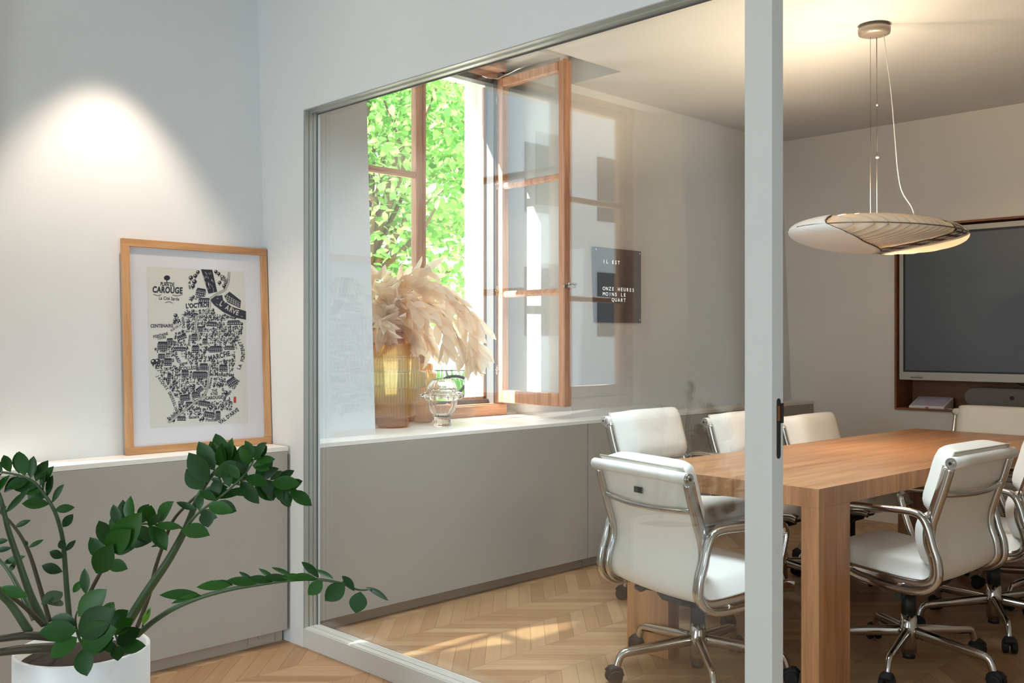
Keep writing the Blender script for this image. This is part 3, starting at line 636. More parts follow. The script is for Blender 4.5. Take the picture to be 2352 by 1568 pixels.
while gy < 1300:
    gx_ = 270
    while gx_ < 940:
        x, y = gx_ + rn.uniform(-5, 5), gy + rn.uniform(-5, 5)
        if inside(x, y) and free(x, y):
            k = rn.random(); z = rn.uniform(6.5, 10)
            if k < .34: disc(ink, x, y - 2, z, n=8, sy=1.1); disc(pap, x - z * .35, y - 2 - z * .35, z * .3, -0.0079, 6); band(ink, [(x, y), (x, y + z * 1.7)], 2.6)
            elif k < .55:
                poly(ink, [(x - z, y), (x, y - z), (x + z, y)]); poly(ink, [(x - z * .8, y + 1), (x + z * .8, y + 1), (x + z * .8, y + z), (x - z * .8, y + z)]); poly(pap, [(x - 2, y + 3), (x + 2, y + 3), (x + 2, y + z - 1), (x - 2, y + z - 1)], -0.0079)
            elif k < .75:
                a = rn.uniform(0, PI); band(ink, [(x - z * math.cos(a), y - z * math.sin(a)), (x + z * math.cos(a), y + z * math.sin(a))], rn.uniform(3, 7))
            elif k < .9: poly(ink, [(x, y - z), (x + z * .5, y), (x, y + z), (x - z * .5, y)])
            else: band(ink, [(x - z, y + 3), (x - 2, y - 4), (x + 3, y + 3), (x + z, y - 3)], 3)
        gx_ += 15
    gy += 15.5
for x, y, z in ((592, 280, 13), (545, 318, 15), (575, 305, 14), (570, 345, 16), (560, 375, 14), (715, 276, 12), (735, 290, 12), (742, 350, 13), (775, 372, 14), (445, 574, 14), (442, 605, 13), (465, 608, 12), (300, 888, 20), (328, 885, 20), (758, 1040, 14), (800, 1095, 15), (490, 1205, 14), (700, 1195, 15), (645, 1272, 13), (575, 1050, 14), (440, 1060, 10)):
    disc(ink, x, y, z, n=16); disc(pap, x - z * .3, y - z * .3, z * .34, -0.0079, 8); band(ink, [(x, y), (x, y + z * 1.6)], 5)
pq = ink.build('map_drawing', 'ink', fr, o); pap.build('map_cutouts', 'paper', fr, o)
rd = MB(); poly(rd, [(855, 1122), (873, 1122), (873, 1164), (855, 1164)]); rd.build('seal_stamp', 'red', fr, o)

# ------------------------------------------------------------------ conference table
TR = math.radians(-2.3)
tbl = thing('conference_table', (4.484, 2.070, 0.0), 'long oak conference table with thick top and slab legs, under the pendant lamp', 'table', rz=TR)
L2, W2, TH, TT = 1.295, 0.44, 0.755, 0.07
tt_ = MB().box(-L2, L2, -W2, W2, TH - TT, TH).build('tabletop', 'table', tbl, bevel=0.0012); tt_.data.materials.append(M['tablev'])
for p_ in tt_.data.polygons: p_.material_index = 1 if abs(p_.normal.z) < 0.5 else 0
for x0, x1, y0, y1 in ((-L2, -L2 + 0.215, -W2, -W2 + 0.07), (-L2, -L2 + 0.07, W2 - 0.215, W2), (L2 - 0.215, L2, W2 - 0.07, W2), (L2 - 0.07, L2, -W2, -W2 + 0.215)):
    MB().box(x0, x1, y0, y1, 0.0, TH - TT).build('leg', 'tablev', tbl, bevel=0.0012)

# ------------------------------------------------------------------ office chairs
def spline(pts, n=6):
    P = [Vector(p) for p in pts]; out = []
    for i in range(len(P) - 1):
        p0, p1, p2, p3 = P[max(i - 1, 0)], P[i], P[i + 1], P[min(i + 2, len(P) - 1)]
        for k in range(n):
            t = k / n; out.append(0.5 * ((2 * p1) + (p2 - p0) * t + (2 * p0 - 5 * p1 + 4 * p2 - p3) * t * t + (3 * p1 - p0 - 3 * p2 + p3) * t ** 3))
    out.append(P[-1]); return out
PROF = [(-.275, 0, .835), (-.252, 0, .755), (-.222, 0, .665), (-.203, 0, .60), (-.203, 0, .545), (-.222, 0, .485), (-.225, 0, .43), (-.190, 0, .393), (-.12, 0, .386), (0, 0, .394), (.12, 0, .405), (.20, 0, .412), (.238, 0, .405)]
PS = spline(PROF, 6)
def sub_path(a, b, n, PS=PS):                       # points and inward normals along PS between fractions a..b
    out = []
    for i in range(n):
        f = (a + (b - a) * i / (n - 1)) * (len(PS) - 1); k = min(int(f), len(PS) - 2); u = f - k
        p = PS[k].lerp(PS[k + 1], u); t = (PS[k + 1] - PS[k]).normalized(); out.append((p, Vector((-t.z, 0, t.x)) * -1 if False else Vector((-t.z, 0, t.x))))
    return out
PSX = spline([(-.296, 0, .885)] + PROF, 6)
def pad(mb, pip, a, b, wd, th, lift=0.0, n=14, m=14):
    path = sub_path(a, b, n, PSX); top = []; bot = []
    for i, (p, nr) in enumerate(path):
        u = 2 * i / (n - 1) - 1; rt, rb = [], []
        for j in range(m):
            v = 2 * j / (m - 1) - 1; h = th * max(0, (1 - abs(u) ** 5)) ** .45 * max(0, (1 - abs(v) ** 6)) ** .45
            y = v * wd / 2
            rt.append(p + Vector((0, y, 0)) + nr * (lift + h)); rb.append(p + Vector((0, y, 0)) + nr * (lift - 0.15 * h))
        top.append(rt); bot.append(rb)
    mb.grid(top); mb.grid([list(reversed(r)) for r in bot])
    e = [path[0][0] + path[0][1] * lift + Vector((0, -wd / 2, 0))] + [p + nr * lift + Vector((0, -wd / 2, 0)) for p, nr in path[1:]] + [p + nr * lift + Vector((0, wd / 2, 0)) for p, nr in reversed(path)]
    pip.tube(e, 0.0042, 6, closed=True)
def make_chair():
    r = thing('office_chair', (0, 0, 0), 'chair', 'chair')
    up = []
    HW = 0.252
    for s in (-1, 1):
        up.append(MB().tube([p + Vector((0, s * HW, 0)) for p in PS[1:]], 0.021, 10, flat=0.6, side=(0.3, 0, 1) if False else None, sq=True).build('side_rail', 'chrome', r))
    sl = []
    for p, nr in sub_path(0.0, 1.0, 40):
        sl.append([p + Vector((0, HW * v, 0)) + nr * (0.004 - 0.010 * (1 - v * v)) for v in [-1 + 2 * k / 10 for k in range(11)]])
    b = MB(); b.grid(sl); up.append(b.build('sling', 'leather', r, solid=0.008))
    b = MB(); y2 = HW + 0.016; b.tube([(-.288, -y2, .842), (-.288, -y2 * .5, .843), (-.288, y2 * .5, .843), (-.288, y2, .842)], 0.0215, 18)
    hr = b.build('head_roll', 'leather', r); up.append(hr)
    for s in (-1, 1):
        b = MB(); b.tube([(-.288, s * y2, .842), (-.288, s * (y2 + .006), .842)], 0.0195, 18); b.tube([(-.288, s * (y2 + .006), .842), (-.288, s * (y2 + .010), .842)], 0.012, 14); b.build('end_cap', 'chrome', hr)
        MB().tube([(-.288, s * (y2 + .010), .842), (-.288, s * (y2 + .0115), .842)], 0.006, 10).build('screw', 'black', hr)
    for nm, a, bb, wd, th in (('back_cushion', 0.025, 0.262, 0.475, 0.094), ('back_cushion', 0.268, 0.50, 0.475, 0.088), ('seat_cushion', 0.60, 0.985, 0.48, 0.074)):
        b = MB(); pp = MB(); pad(b, pp, a, bb, wd, th, 0.006); c = b.build(nm, 'leather', r); pp.build('piping', 'piping', c); up.append(c)
    b = MB(); pts = spline([(-.243, -HW, .725), (-.262, -HW * .8, .722), (-.276, -HW * .35, .716), (-.278, 0, .714), (-.276, HW * .35, .716), (-.262, HW * .8, .722), (-.243, HW, .725)], 4)
    up.append(b.tube(pts, 0.011, 10, flat=0.8).build('back_stretcher', 'chrome', r))
    t_ = MB(); t_.box(-.2765, -.2745, -.004, .042, .758, .780); up.append(t_.build('care_label', 'black', r))
    for s in (-1, 1):
        yy = s * (HW + 0.030)
        loop = spline([(.165, yy, .632), (.175, yy, .610), (.152, yy, .53), (.115, yy, .43), (.09, yy, .395), (0.0, yy, .375), (-.12, yy, .366), (-.20, yy, .378), (-.246, yy, .42), (-.247, yy, .485), (-.228, yy, .545), (-.212, yy, .60), (-.19, yy, .640), (-.15, yy, .655), (-.05, yy, .655), (.08, yy, .652), (.15, yy, .648), (.165, yy, .632)], 5)[:-1]
        a = MB().tube(loop, 0.0125, 10, closed=True, flat=1.15, sq=True).build('armrest', 'chrome', r); up.append(a)
        pn = MB()
        for px, pz in ((-.222, .51), (.10, .41), (-.10, .380)): pn.cyl((px, s * HW, pz), (px, yy, pz), 0.007, 10)
        pn.build('arm_pin', 'chrome', a)
    b = MB(); b.prism_y(-0.06, 0.06, [(-.13, .335), (.11, .345), (.13, .372), (-.16, .368)]); b.prism_y(-0.045, 0.045, [(-.07, .315), (.06, .318), (.07, .342), (-.09, .338)])
    b.prism_y(-0.20, -0.17, [(-.06, .352), (.02, .352), (.03, .378), (-.06, .378)]); b.prism_y(0.17, 0.20, [(-.06, .352), (.02, .352), (.03, .378), (-.06, .378)]); b.box(-.045, .01, -.2, .2, .358, .374)
    me = b.build('tilt_mechanism', 'black', r, bevel=0.006); up.append(me)
    lv = MB(); lv.tube([(-.04, .05, .35), (-.07, .18, .340), (-.08, .215, .338)], [.007, .006, .006], 8); lv.tube([(-.08, .215, .338), (-.084, .235, .336), (-.088, .262, .336)], [.008, .017, .012], 10)
    lv.build('lever', 'black', me); lv = MB()
    lv.tube([(.06, -.05, .342), (.10, -.20, .325), (.11, -.25, .318)], [.007, .006, .005], 8); lv.tube([(.11, -.25, .318), (.115, -.275, .314)], [.014, .014], 10)
    lv.build('lever', 'black', me)
    MB().cyl((0, 0, .25), (0, 0, .345), 0.0145, 18).build('lift_rod', 'chrome', r)
    MB().cyl((0, 0, .195), (0, 0, .285), 0.0275, 24).build('lift_sleeve', 'black', r)
    h = MB(); h.lathe([(0, .052), (.030, .052), (.030, .10), (.036, .108), (.036, .15), (.031, .165), (.0295, .20), (0.02, .20)], 24); hb = h.build('hub', 'chrome', r)
    MB().cyl((0, 0, .03), (0, 0, .053), 0.024, 20).build('hub_cap', 'black', hb)
    for k in range(5):
        a = MB(); pts = spline([(.025, 0, .135), (.12, 0, .128), (.22, 0, .118), (.285, 0, .112), (.312, 0, .104), (.325, 0, .085), (.333, 0, .060)], 4)
        n_ = len(pts); a.tube(pts, [.021 - .008 * min(1, i / (n_ * .7)) for i in range(n_)], 10, flat=0.8, sq=True)
        ar = a.build('base_arm', 'chrome', r); ar.rotation_euler = (0, 0, 2 * PI * k / 5)
        c = MB(); 
        for s in (-1, 1): c.tube([(.345, s * .006, .0275), (.345, s * .010, .0275), (.345, s * .024, .0275), (.345, s * .027, .0275)], [.024, .0272, .0272, .022], 20)
        c.cyl((.336, 0, .03), (.336, 0, .068), 0.009, 10); c.tube([(.318, 0, .03), (.322, 0, .046), (.338, 0, .058), (.356, 0, .057), (.37, 0, .045)], .012, 8, flat=2.0)
        c.build('caster', 'rubber', ar)
    r['upper'] = 0
    return r, [u.name for u in up]
chair0, UPPER = make_chair(); del chair0['upper']
UP_KEYS = set(n.split('.')[0] for n in UPPER)
def place_chair(o, x, y, rz, dz, star, label):
    o.location = (x, y, 0); o.rotation_euler = (0, 0, rz); o['label'] = label; o['group'] = 'white office chairs round the conference table'
    k = 0
    for c in kids(o):
        if c.name.split('.')[0] in UP_KEYS: c.location.z = dz
        if c.name.split('.')[0] == 'base_arm': c.rotation_euler = (0, 0, star - rz + 2 * PI * k / 5); k += 1
D = math.radians
CH = [(3.14, 2.165, D(-13), -0.045, D(8), 'white leather office chair at the near table end, its back to the glass'),
      (3.82, 1.645, D(87), -0.002, D(47), 'white leather office chair on the open side of the table, beside the near oak leg'),
      (4.56, 1.585, D(88), 0.0, D(65), 'white leather office chair on the open side, second from the near table end'),
      (5.27, 1.56, D(92), 0.0, D(20), 'white leather office chair on the open side, third along, only its base in view'),
      (3.87, 2.725, D(-91), 0.05, D(30), 'white leather office chair by the window cabinet, nearest of its row to the glass'),
      (4.55, 2.62, D(-92), 0.010, D(50), 'white leather office chair by the window cabinet, half behind the door post'),
      (5.16, 2.55, D(-92), -0.03, D(10), 'white leather office chair by the window cabinet, nearest the screen wall'),
      (5.84, 2.09, D(180), 0.0, D(40), 'white leather office chair at the far table end, facing back from under the screen')]
protos = [chair0] + [copy_tree(chair0) for _ in CH[1:]]
for o in protos[1:]:                          # only the near chair shows its care label
    for c in kids(o):
        if c.name.startswith('care_label'): bpy.data.objects.remove(c)
for o, a in zip(protos, CH): place_chair(o, *a)

# ------------------------------------------------------------------ pendant lamp
LC = Vector((4.56, 2.12, 1.785))
lamp = thing('pendant_lamp', tuple(LC), 'white elliptical louvred pendant lamp hanging on thin wires over the table', 'lamp')
ax = RT.copy(); ax = (ax * math.cos(D(3.0)) - UP * math.sin(D(3.0))).normalized(); ay = FW.copy(); az = ax.cross(ay).normalized()
if az.z < 0: az = -az
LA, LB, LZ = 0.408, 0.40, 0.090
def ell(s, th, k=1.0, ka=1.0, off=0.0):                  # point of the lens body: s along the axis -1..1, th round it
    q = math.sqrt(max(0.0, 1 - s * s)) * k
    return ax * (s * LA * ka + off) + ay * (q * LB * math.cos(th)) + az * (q * LZ * math.sin(th))
def interp(tab, z):
    for (z0, v0), (z1, v1) in zip(tab[:-1], tab[1:]):
        if z <= z1: return v0 + (v1 - v0) * (z - z0) / (z1 - z0)
    return tab[-1][1]
TLft = [(-1, .02), (-.8, -.34), (-.5, -.58), (-.2, -.72), (.1, -.79), (.4, -.79), (.7, -.74), (1, -.60)]
TRgt = [(-1, .12), (-.75, .42), (-.45, .66), (-.15, .80), (.1, .83), (.4, .79), (.7, .68), (1, .46)]
sh = MB()
NT_, NS_ = 72, 22
for side in (0, 1):
    rows_ = []
    for i in range(NT_):
        th = 2 * PI * i / NT_; z = math.sin(th); row = []
        e = interp(TLft if side == 0 else TRgt, z)
        a0 = math.acos(-e) if side == 0 else math.acos(e)   # polar angle of the cut edge
        for j_ in range(NS_ + 1):
            a = a0 * j_ / NS_; s = -math.cos(a) if side == 0 else math.cos(a)
            k = 1.0 if side == 0 else 1.0 - 0.012 * (j_ % 4)
            row.append(ell(s, th, k))
        rows_.append(row)
    sh.grid(rows_, closed_u=True)
    if side == 0: sh.build('end_shell', 'lampshell', lamp, solid=0.003); sh = MB()
    else: sh.build('end_shell', 'lampwhite', lamp, solid=0.003)
# louvre blades: nested bowls, each a slice of the inner body, opened towards the far end
SB = (-.538, -.353, -.21, -.085, .02, .118, .21, .294, .372, .446, .516, .576, .636); NL = len(SB)
for k in range(NL):
    s1 = SB[k]; bl = MB(); rows_ = []
    for i in range(NT_):
        th = 2 * PI * i / NT_; z = math.sin(th); row = []
        for j_ in range(7):
            t = j_ / 6
            s = s1 - t * 0.24 - 0.14 * max(0, z) ** 1.5 - 0.72 * max(0, -z) ** 1.35 * (0.55 + 0.45 * (k + 1) / NL)
            s = max(-0.97, min(0.97, s))
            kk = (0.965 - 0.36 * t)
            row.append(ell(s, th, kk))
        if 62 < math.degrees(th) < 118: row = [row[0]] * 7
        rows_.append(row)
    bl.grid(rows_, closed_u=True); bd_ = bl.build('louvre_blade', 'lampwhite', lamp, solid=0.0018)
    shade_line = MB(); shade_line.tube([r_[0] for r_ in rows_[30:]], 0.0009, 5); shade_line.build('blade_shade_line', 'canopy', bd_)  # dark tube stands in for the thin shadow line at each blade edge
rb = MB()
for thq in (PI * 1.0, PI * 2.0, PI * 1.5 - 0.5, PI * 1.5 + 0.5):
    pass
sp_r = [ell(-0.99 + 1.98 * i / 60, 1.52 * PI - 1.32, 0.985) for i in range(61)]
for q in (-1, 1):
    pts = []
    for i in range(61):
        s = -0.985 + 1.97 * i / 60; pts.append(ax * (s * LA) + ay * (q * LB * 0.985 * math.sqrt(1 - s * s)) + az * 0.006)
    rb.tube(pts, 0.0028, 6)
rb.build('equator_rib', 'wire', lamp)
dk = MB(); rows_ = []
for i in range(NT_):
    th = 2 * PI * i / NT_; z = math.sin(th); e = interp(TRgt, z)
    rows_.append([ell(max(-.95, e - 0.24 + 0.27 * j_ / 5), th, 0.955 - 0.02 * (j_ % 2)) for j_ in range(6)])
dk.grid(rows_, closed_u=True); db = dk.build('dark_band', 'lampdark', lamp, solid=0.002)
cells = MB()
for i in range(2, NT_, 3):
    th = 2 * PI * i / NT_; z = math.sin(th); e = interp(TRgt, z); th2 = 2 * PI * (i + 1.7) / NT_; e2 = interp(TRgt, math.sin(th2))
    for u0, u1 in ((-.20, -.125), (-.10, -.03)):
        cells.add([ell(e + u0, th, .968), ell(e + u1, th, .968), ell(e2 + u1, th2, .968), ell(e2 + u0, th2, .968)], [(0, 1, 2, 3)])
cells.build('band_window', 'lampwhite', db)
dk = MB(); rows_ = []
for i in range(NT_):
    th = 2 * PI * i / NT_; e = interp(TLft, math.sin(th)); rows_.append([ell(e - 0.004, th, 1.004), ell(e + 0.014, th, .975), ell(e + 0.026, th, .90)])
dk.grid(rows_, closed_u=True); dk.build('dark_rim', 'lampdark', lamp, solid=0.002)
bu = MB(); bu.tube([ax * -0.06, ax * 0.0, ax * 0.06], 0.012, 10); bu.build('bulb', 'bulb', lamp)
cz = CEIL - LC.z
cc = at(2008, 70, 4.72) - LC
cn = MB(); cn.lathe([(0, cz - .052), (.055, cz - .050), (.072, cz - .044), (.075, cz - .030), (.075, cz - .016), (.066, cz - .012), (.066, cz - .001), (0, cz - .001)], 36, (cc.x, cc.y, 0)); cn.build('ceiling_canopy', 'canopy', lamp)
wi = MB()
for (xp, yp, xt_, yt) in ((1999, 86, 1999, 497), (2014, 86, 2014, 497), (2013, 86, 2015, 360)):
    d0 = 4.72; wi.tube([at(xp, yp, d0) - LC, at(xt_, yt, d0) - LC], 0.0011, 5)
wi.build('suspension_wire', 'wire', lamp)
cd = MB(); cd.tube(spline([at(2030, 80, 4.70) - LC, at(2036, 130, 4.70) - LC, at(2047, 215, 4.7) - LC, at(2056, 320, 4.7) - LC, at(2062, 390, 4.7) - LC, at(2072, 440, 4.7) - LC, at(2096, 480, 4.7) - LC, at(2101, 512, 4.7) - LC], 6), 0.0022, 6); cd.build('power_cord', 'white', lamp)
bd = MB(); bd.ball(at(2014.5, 241, 4.715) - LC, .005); bd.ball(at(2015, 361, 4.715) - LC, .008, sc_=(1, 1, .8)); bd.build('cord_stop', 'white', lamp)
for nm, off, en, kw in (('lamp_glow', -0.14, 52.0, dict(shadow_soft_size=0.03)), ('lamp_glow', 0.10, 68.0, dict(shadow_soft_size=0.03))):
    l_ = light(nm, 'POINT', LC + ax * off, en, (1.0, 0.79, 0.56), **kw)
u_ = light('lamp_uplight', 'SPOT', LC + UP * 0.10, 3, (1.0, 0.86, 0.72), spot_size=D(104), spot_blend=0.6, shadow_soft_size=0.06); u_.rotation_euler = (PI, 0, 0)
d_ = light('lamp_downlight', 'SPOT', LC - UP * 0.11, 50, (1.0, 0.76, 0.54), spot_size=D(140), spot_blend=0.7, shadow_soft_size=0.12)
cp_ = thing('added_ceiling_panel', (2.84, 2.4, CEIL), 'added unseen white ceiling panel for fill light just inside the glass partition', 'lamp')  # added out-of-view panel that goes with the ceiling fill light
MB().box(2.57, 3.11, 1.63, 3.17, 2.755, CEIL - 0.001).build('housing', 'white', cp_, cp_.location)
# recessed spot that washes the wall over the framed map
dl = thing('recessed_downlight', (1.56, 3.52, CEIL), 'small round recessed ceiling downlight above the framed map', 'lamp')
MB().lathe([(.038, -.001), (.055, -.001), (.055, .0), (.038, .0)], 28).build('trim_ring', 'white', dl)
light('downlight', 'SPOT', (1.56, 3.52, CEIL - 0.02), 108, (1.0, 0.82, 0.67), spot_size=D(70), spot_blend=0.55, shadow_soft_size=0.03)

# ------------------------------------------------------------------ vases and dried branches on the window ledge
def tiers(name, c, r, hs, rs, m, label, nf):
    t = thing(name, c, label, 'vase')
    prof = [(0.0, 0.006), (rs[0] - .01, 0.006)] if False else []
    z = 0.0; prof = [(0.0, 0.004), (rs[0] - .012, 0.004), (rs[0] - .003, 0.006)]
    for k, (h, rr_) in enumerate(zip(hs, rs)):
        prof += [(rr_ - .006, z + .004), (rr_, z + .011), (rr_, z + h * .5), (rr_, z + h - .011), (rr_ - .006, z + h - .002)]
        z += h
    prof += [(rs[-1] - .012, z - .004), (rs[-1] - .014, z - .04)]
    b = MB(); b.lathe(prof, nf * 4, (0, 0, 0), 0.012, nf); b.build('glass_body', m, t)
    return t
va = tiers('tiered_vase', (3.124, 4.03, ZL), 0, (.054, .074, .076, .086, .072, .074, .058), (.080, .111, .139, .170, .137, .108, .078), 'amber', 'tall tiered ribbed amber glass vase holding dried branches on the window ledge', 60)
tiers('tiered_vase', (3.427, 4.15, ZL), 0, (.040, .064, .060, .056, .056, .050), (.051, .066, .084, .092, .070, .052), 'amber2', 'small tiered ribbed amber glass vase behind the tall one on the window ledge', 44)
cv = thing('clear_vase', (3.36, 3.915, ZL), 'clear ribbed glass vase with a round ring collar on the window ledge', 'vase')
prof = [(0, .0), (.044, .0), (.046, .004), (.046, .012), (.043, .02), (.043, .045), (.046, .058), (.060, .075), (.073, .098), (.078, .122), (.079, .134)]
prof += [(.079 + .034 * math.sin(PI * k / 8) ** .55, .136 + .044 * k / 8) for k in range(9)]
prof += [(.079, .180), (.076, .200), (.067, .222), (.052, .240), (.036, .248), (.034, .246), (.048, .236), (.063, .219), (.071, .199), (.074, .178), (.074, .13), (.070, .102), (.056, .080), (.042, .062), (.036, .05), (0, .046)]
b = MB(); b.lathe(prof, 128, (0, 0, 0), 0.026, 16); b.build('glass_body', 'clear', cv)
bq = thing('dried_branches', (3.124, 4.03, ZL + 0.49), 'bunch of pale peach dried leafy branches arching out of the tall amber vase', 'dried branches'); org = Vector(bq.location)
rnd = random.Random(21)
VB = 5.06
branches = [
    [(892, 800), (885, 720), (900, 660), (945, 628), (975, 618)], [(895, 800), (905, 710), (950, 665), (1010, 672), (1060, 720), (1088, 775), (1098, 812)],
    [(895, 800), (900, 730), (945, 695), (1000, 705), (1045, 760), (1062, 812)], [(893, 800), (912, 730), (960, 710), (1005, 740), (1025, 792)],
    [(888, 800), (872, 730), (862, 690), (850, 660)], [(893, 800), (900, 700), (940, 655), (1000, 655), (1060, 695), (1100, 742)],
    [(890, 800), (884, 710), (880, 660), (872, 632)], [(893, 800), (910, 745), (945, 735), (975, 760), (985, 790)], [(888, 800), (878, 745), (862, 730), (850, 735)],
    [(893, 800), (905, 690), (935, 650), (985, 645), (1040, 690)], [(894, 800), (915, 715), (970, 690), (1030, 720), (1075, 790), (1085, 825)], [(888, 800), (895, 720), (915, 690), (945, 690), (965, 720)], [(888, 800), (885, 740), (895, 715), (920, 715)], [(890, 800), (882, 752), (870, 738), (858, 752), (852, 775)], [(893, 800), (905, 748), (925, 738), (942, 756), (948, 780)], [(890, 800), (897, 742), (906, 735), (914, 752), (916, 775)], [(889, 800), (880, 745), (880, 735), (884, 755)]]
for bi, br in enumerate(branches):
    dd = rnd.uniform(-0.14, 0.13); n_ = len(br)
    pts = spline([at(x, y, VB + dd * (i / (n_ - 1)) ** .8) for i, (x, y) in enumerate(br)], 6)
    st = MB(); st.tube(pts, [.0030 - .002 * i / len(pts) for i in range(len(pts))], 5)
    so_ = st.build('branch', 'drystem', bq, org)
    lf = MB()
    for i in range(5, len(pts)):
        p = pts[i]; t = (pts[min(i + 1, len(pts) - 1)] - pts[i - 1]).normalized()
        for s in (-1, 1, 0):
            if rnd.random() < .45: continue
            sd = (RT * rnd.uniform(-1, 1) + FW * rnd.uniform(-1, 1) + UP * rnd.uniform(-.5, .8)); sd = (sd - t * sd.dot(t)).normalized()
            drop = -UP * rnd.uniform(0.1, 0.9) * (0.3 + 0.9 * i / len(pts))
            dr = (t * rnd.uniform(.5, 1.0) + sd * rnd.uniform(.4, .9) + drop)
            L = rnd.uniform(.085, .14); lf.leaf(p, dr, (-FW * rnd.uniform(.2, 1) + UP * rnd.uniform(-.4, .9) + RT * rnd.uniform(-.6, .6)), L, L * rnd.uniform(.30, .42), rnd.uniform(.1, .5), rnd.uniform(0, .3), 0.42)
    lf.build('leaves', 'dry', so_, org)

# ------------------------------------------------------------------ potted zz plant in front
PC = at(190, 784, 2.6); PR = 0.168; PZ = 0.463
pl_ = thing('potted_plant', (PC.x, PC.y, 0), 'dark green zz plant with arching stems in a round white pot', 'plant'); org = Vector(pl_.location)
b = MB(); b.lathe([(0, 0.0), (PR - .012, 0.0), (PR, .012), (PR, PZ - .004), (PR - .004, PZ), (PR - .012, PZ - .002), (PR - .014, PZ - .05), (0, PZ - .05)], 64); b.build('pot', 'pot', pl_)
b = MB(); b.lathe([(0, PZ - .018), (.08, PZ - .022), (PR - .016, PZ - .03)], 40); b.build('soil', 'soil', pl_)
Z = lambda x, y, d: at(x / 2.537, y / 2.537 + 950, d)
rnd = random.Random(5)
def stem(pts, d0, d1, r0, r1, lf=None, m='stem', lm='zz', L=(.07, .098), side_bias=0, wl=.52, explicit=()):
    n_ = len(pts); P = spline([Z(x, y, d0 + (d1 - d0) * i / (n_ - 1)) for i, (x, y) in enumerate(pts)], 8); N = len(P); sc_px = 2.6 / FPX / 2.537
    so_ = MB().tube(P, [(r0 + (r1 - r0) * i / (N - 1)) * sc_px for i in range(N)], 9).build('stem', m, pl_, org)
    mb = MB(); toC = -FW
    if lf:
        t0, t1, cnt = lf
        for k in range(cnt):
            f = t0 + (t1 - t0) * k / max(1, cnt - 1); q = f * (N - 1); i = min(int(q), N - 2); p = P[i].lerp(P[i + 1], q - i); t = (P[i + 1] - P[i]).normalized()
            for s in (-1, 1):
                if side_bias and s != side_bias and rnd.random() < .55: continue
                sd = t.cross(toC).normalized() * s
                dr = sd * rnd.uniform(.65, 1.0) + t * rnd.uniform(.35, .9) + toC * rnd.uniform(-.35, .5)
                nr = toC * rnd.uniform(.5, 1) + UP * rnd.uniform(.1, .7) + RT * rnd.uniform(-.4, .4)
                ll = rnd.uniform(*L) * (1 - .25 * max(0, (f - .8) / .2)); mb.leaf(p + dr.normalized() * .004, dr, nr, ll, ll * rnd.uniform(wl - .05, wl + .06), rnd.uniform(.12, .4), rnd.uniform(0, .25), 0.52, 6)
        tip = P[-1]; t = (P[-1] - P[-3]).normalized(); mb.leaf(tip, t, toC * .7 + UP * .6, L[1], L[1] * wl, .25, .1, .5, 6)
    for (bx, by, tx, ty, wd, dz, ud) in explicit:         # leaf drawn between base and tip, wd = width / length
        a = Z(bx, by, d1 + dz * .3); c_ = Z(tx, ty, d1 + dz); v = c_ - a; mb.leaf(a, v, toC * (1 - ud) + UP * ud + RT * .15, v.length * 1.06, v.length * wd * 1.2, .22, .10, .5, 7)
    if mb.v: mb.build('leaflets', lm, so_, org)
stem([(735, 1230), (860, 1030), (985, 845), (1085, 660), (1140, 520), (1190, 420), (1260, 330), (1340, 285)], 2.58, 2.50, 30, 7, (.90, .98, 3), explicit=[
    (1180, 440, 1090, 330, .62, -.02, .1), (1215, 400, 1105, 240, .50, -.03, .1), (1250, 330, 1160, 170, .46, 0, .1), (1290, 310, 1225, 165, .42, .02, .1), (1320, 290, 1255, 120, .42, .03, .1),
    (1360, 280, 1330, 165, .5, .02, .2), (1390, 275, 1430, 180, .5, .03, .3), (1400, 290, 1475, 265, .4, 0, .3), (1200, 440, 1320, 425, .34, 0, .3), (1240, 350, 1400, 300, .45, -.04, .4), (1165, 450, 1250, 495, .32, -.05, .3), (1150, 560, 1030, 515, .26, 0, .2), (1190, 480, 1400, 455, .24, .02, .3)])
stem([(1088, 660), (1160, 575), (1300, 470), (1420, 360), (1480, 270)], 2.52, 2.42, 9, 4, (.25, .9, 5), L=(.045, .065), explicit=[
    (1485, 240, 1430, 160, .38, 0, .2), (1490, 245, 1550, 190, .7, 0, .2), (1490, 275, 1595, 262, .42, 0, .3), (1470, 300, 1565, 320, .45, 0, .3), (1200, 560, 1210, 655, .75, -.02, .1), (1210, 530, 1345, 565, .45, -.02, .3), (1290, 400, 1230, 375, .4, 0, .2), (1395, 380, 1340, 300, .5, 0, .2)])
stem([(800, 1240), (868, 1060), (905, 900), (960, 740), (1010, 620), (1090, 530), (1200, 440), (1330, 400), (1480, 380), (1600, 400), (1690, 450)], 2.66, 2.56, 13, 4, (.80, .97, 6), m='stemb', L=(.05, .07), explicit=[
    (1580, 400, 1735, 405, .42, -.03, .3), (1600, 410, 1730, 445, .3, 0, .4), (1510, 390, 1620, 470, .45, 0, .2), (1640, 460, 1690, 535, .45, 0, .1), (1560, 450, 1580, 505, .4, 0, .1), (1640, 480, 1650, 530, .3, .02, .1), (1400, 390, 1500, 515, .42, -.02, .1), (960, 760, 880, 770, .2, 0, .5), (960, 755, 900, 745, .2, 0, .5)])
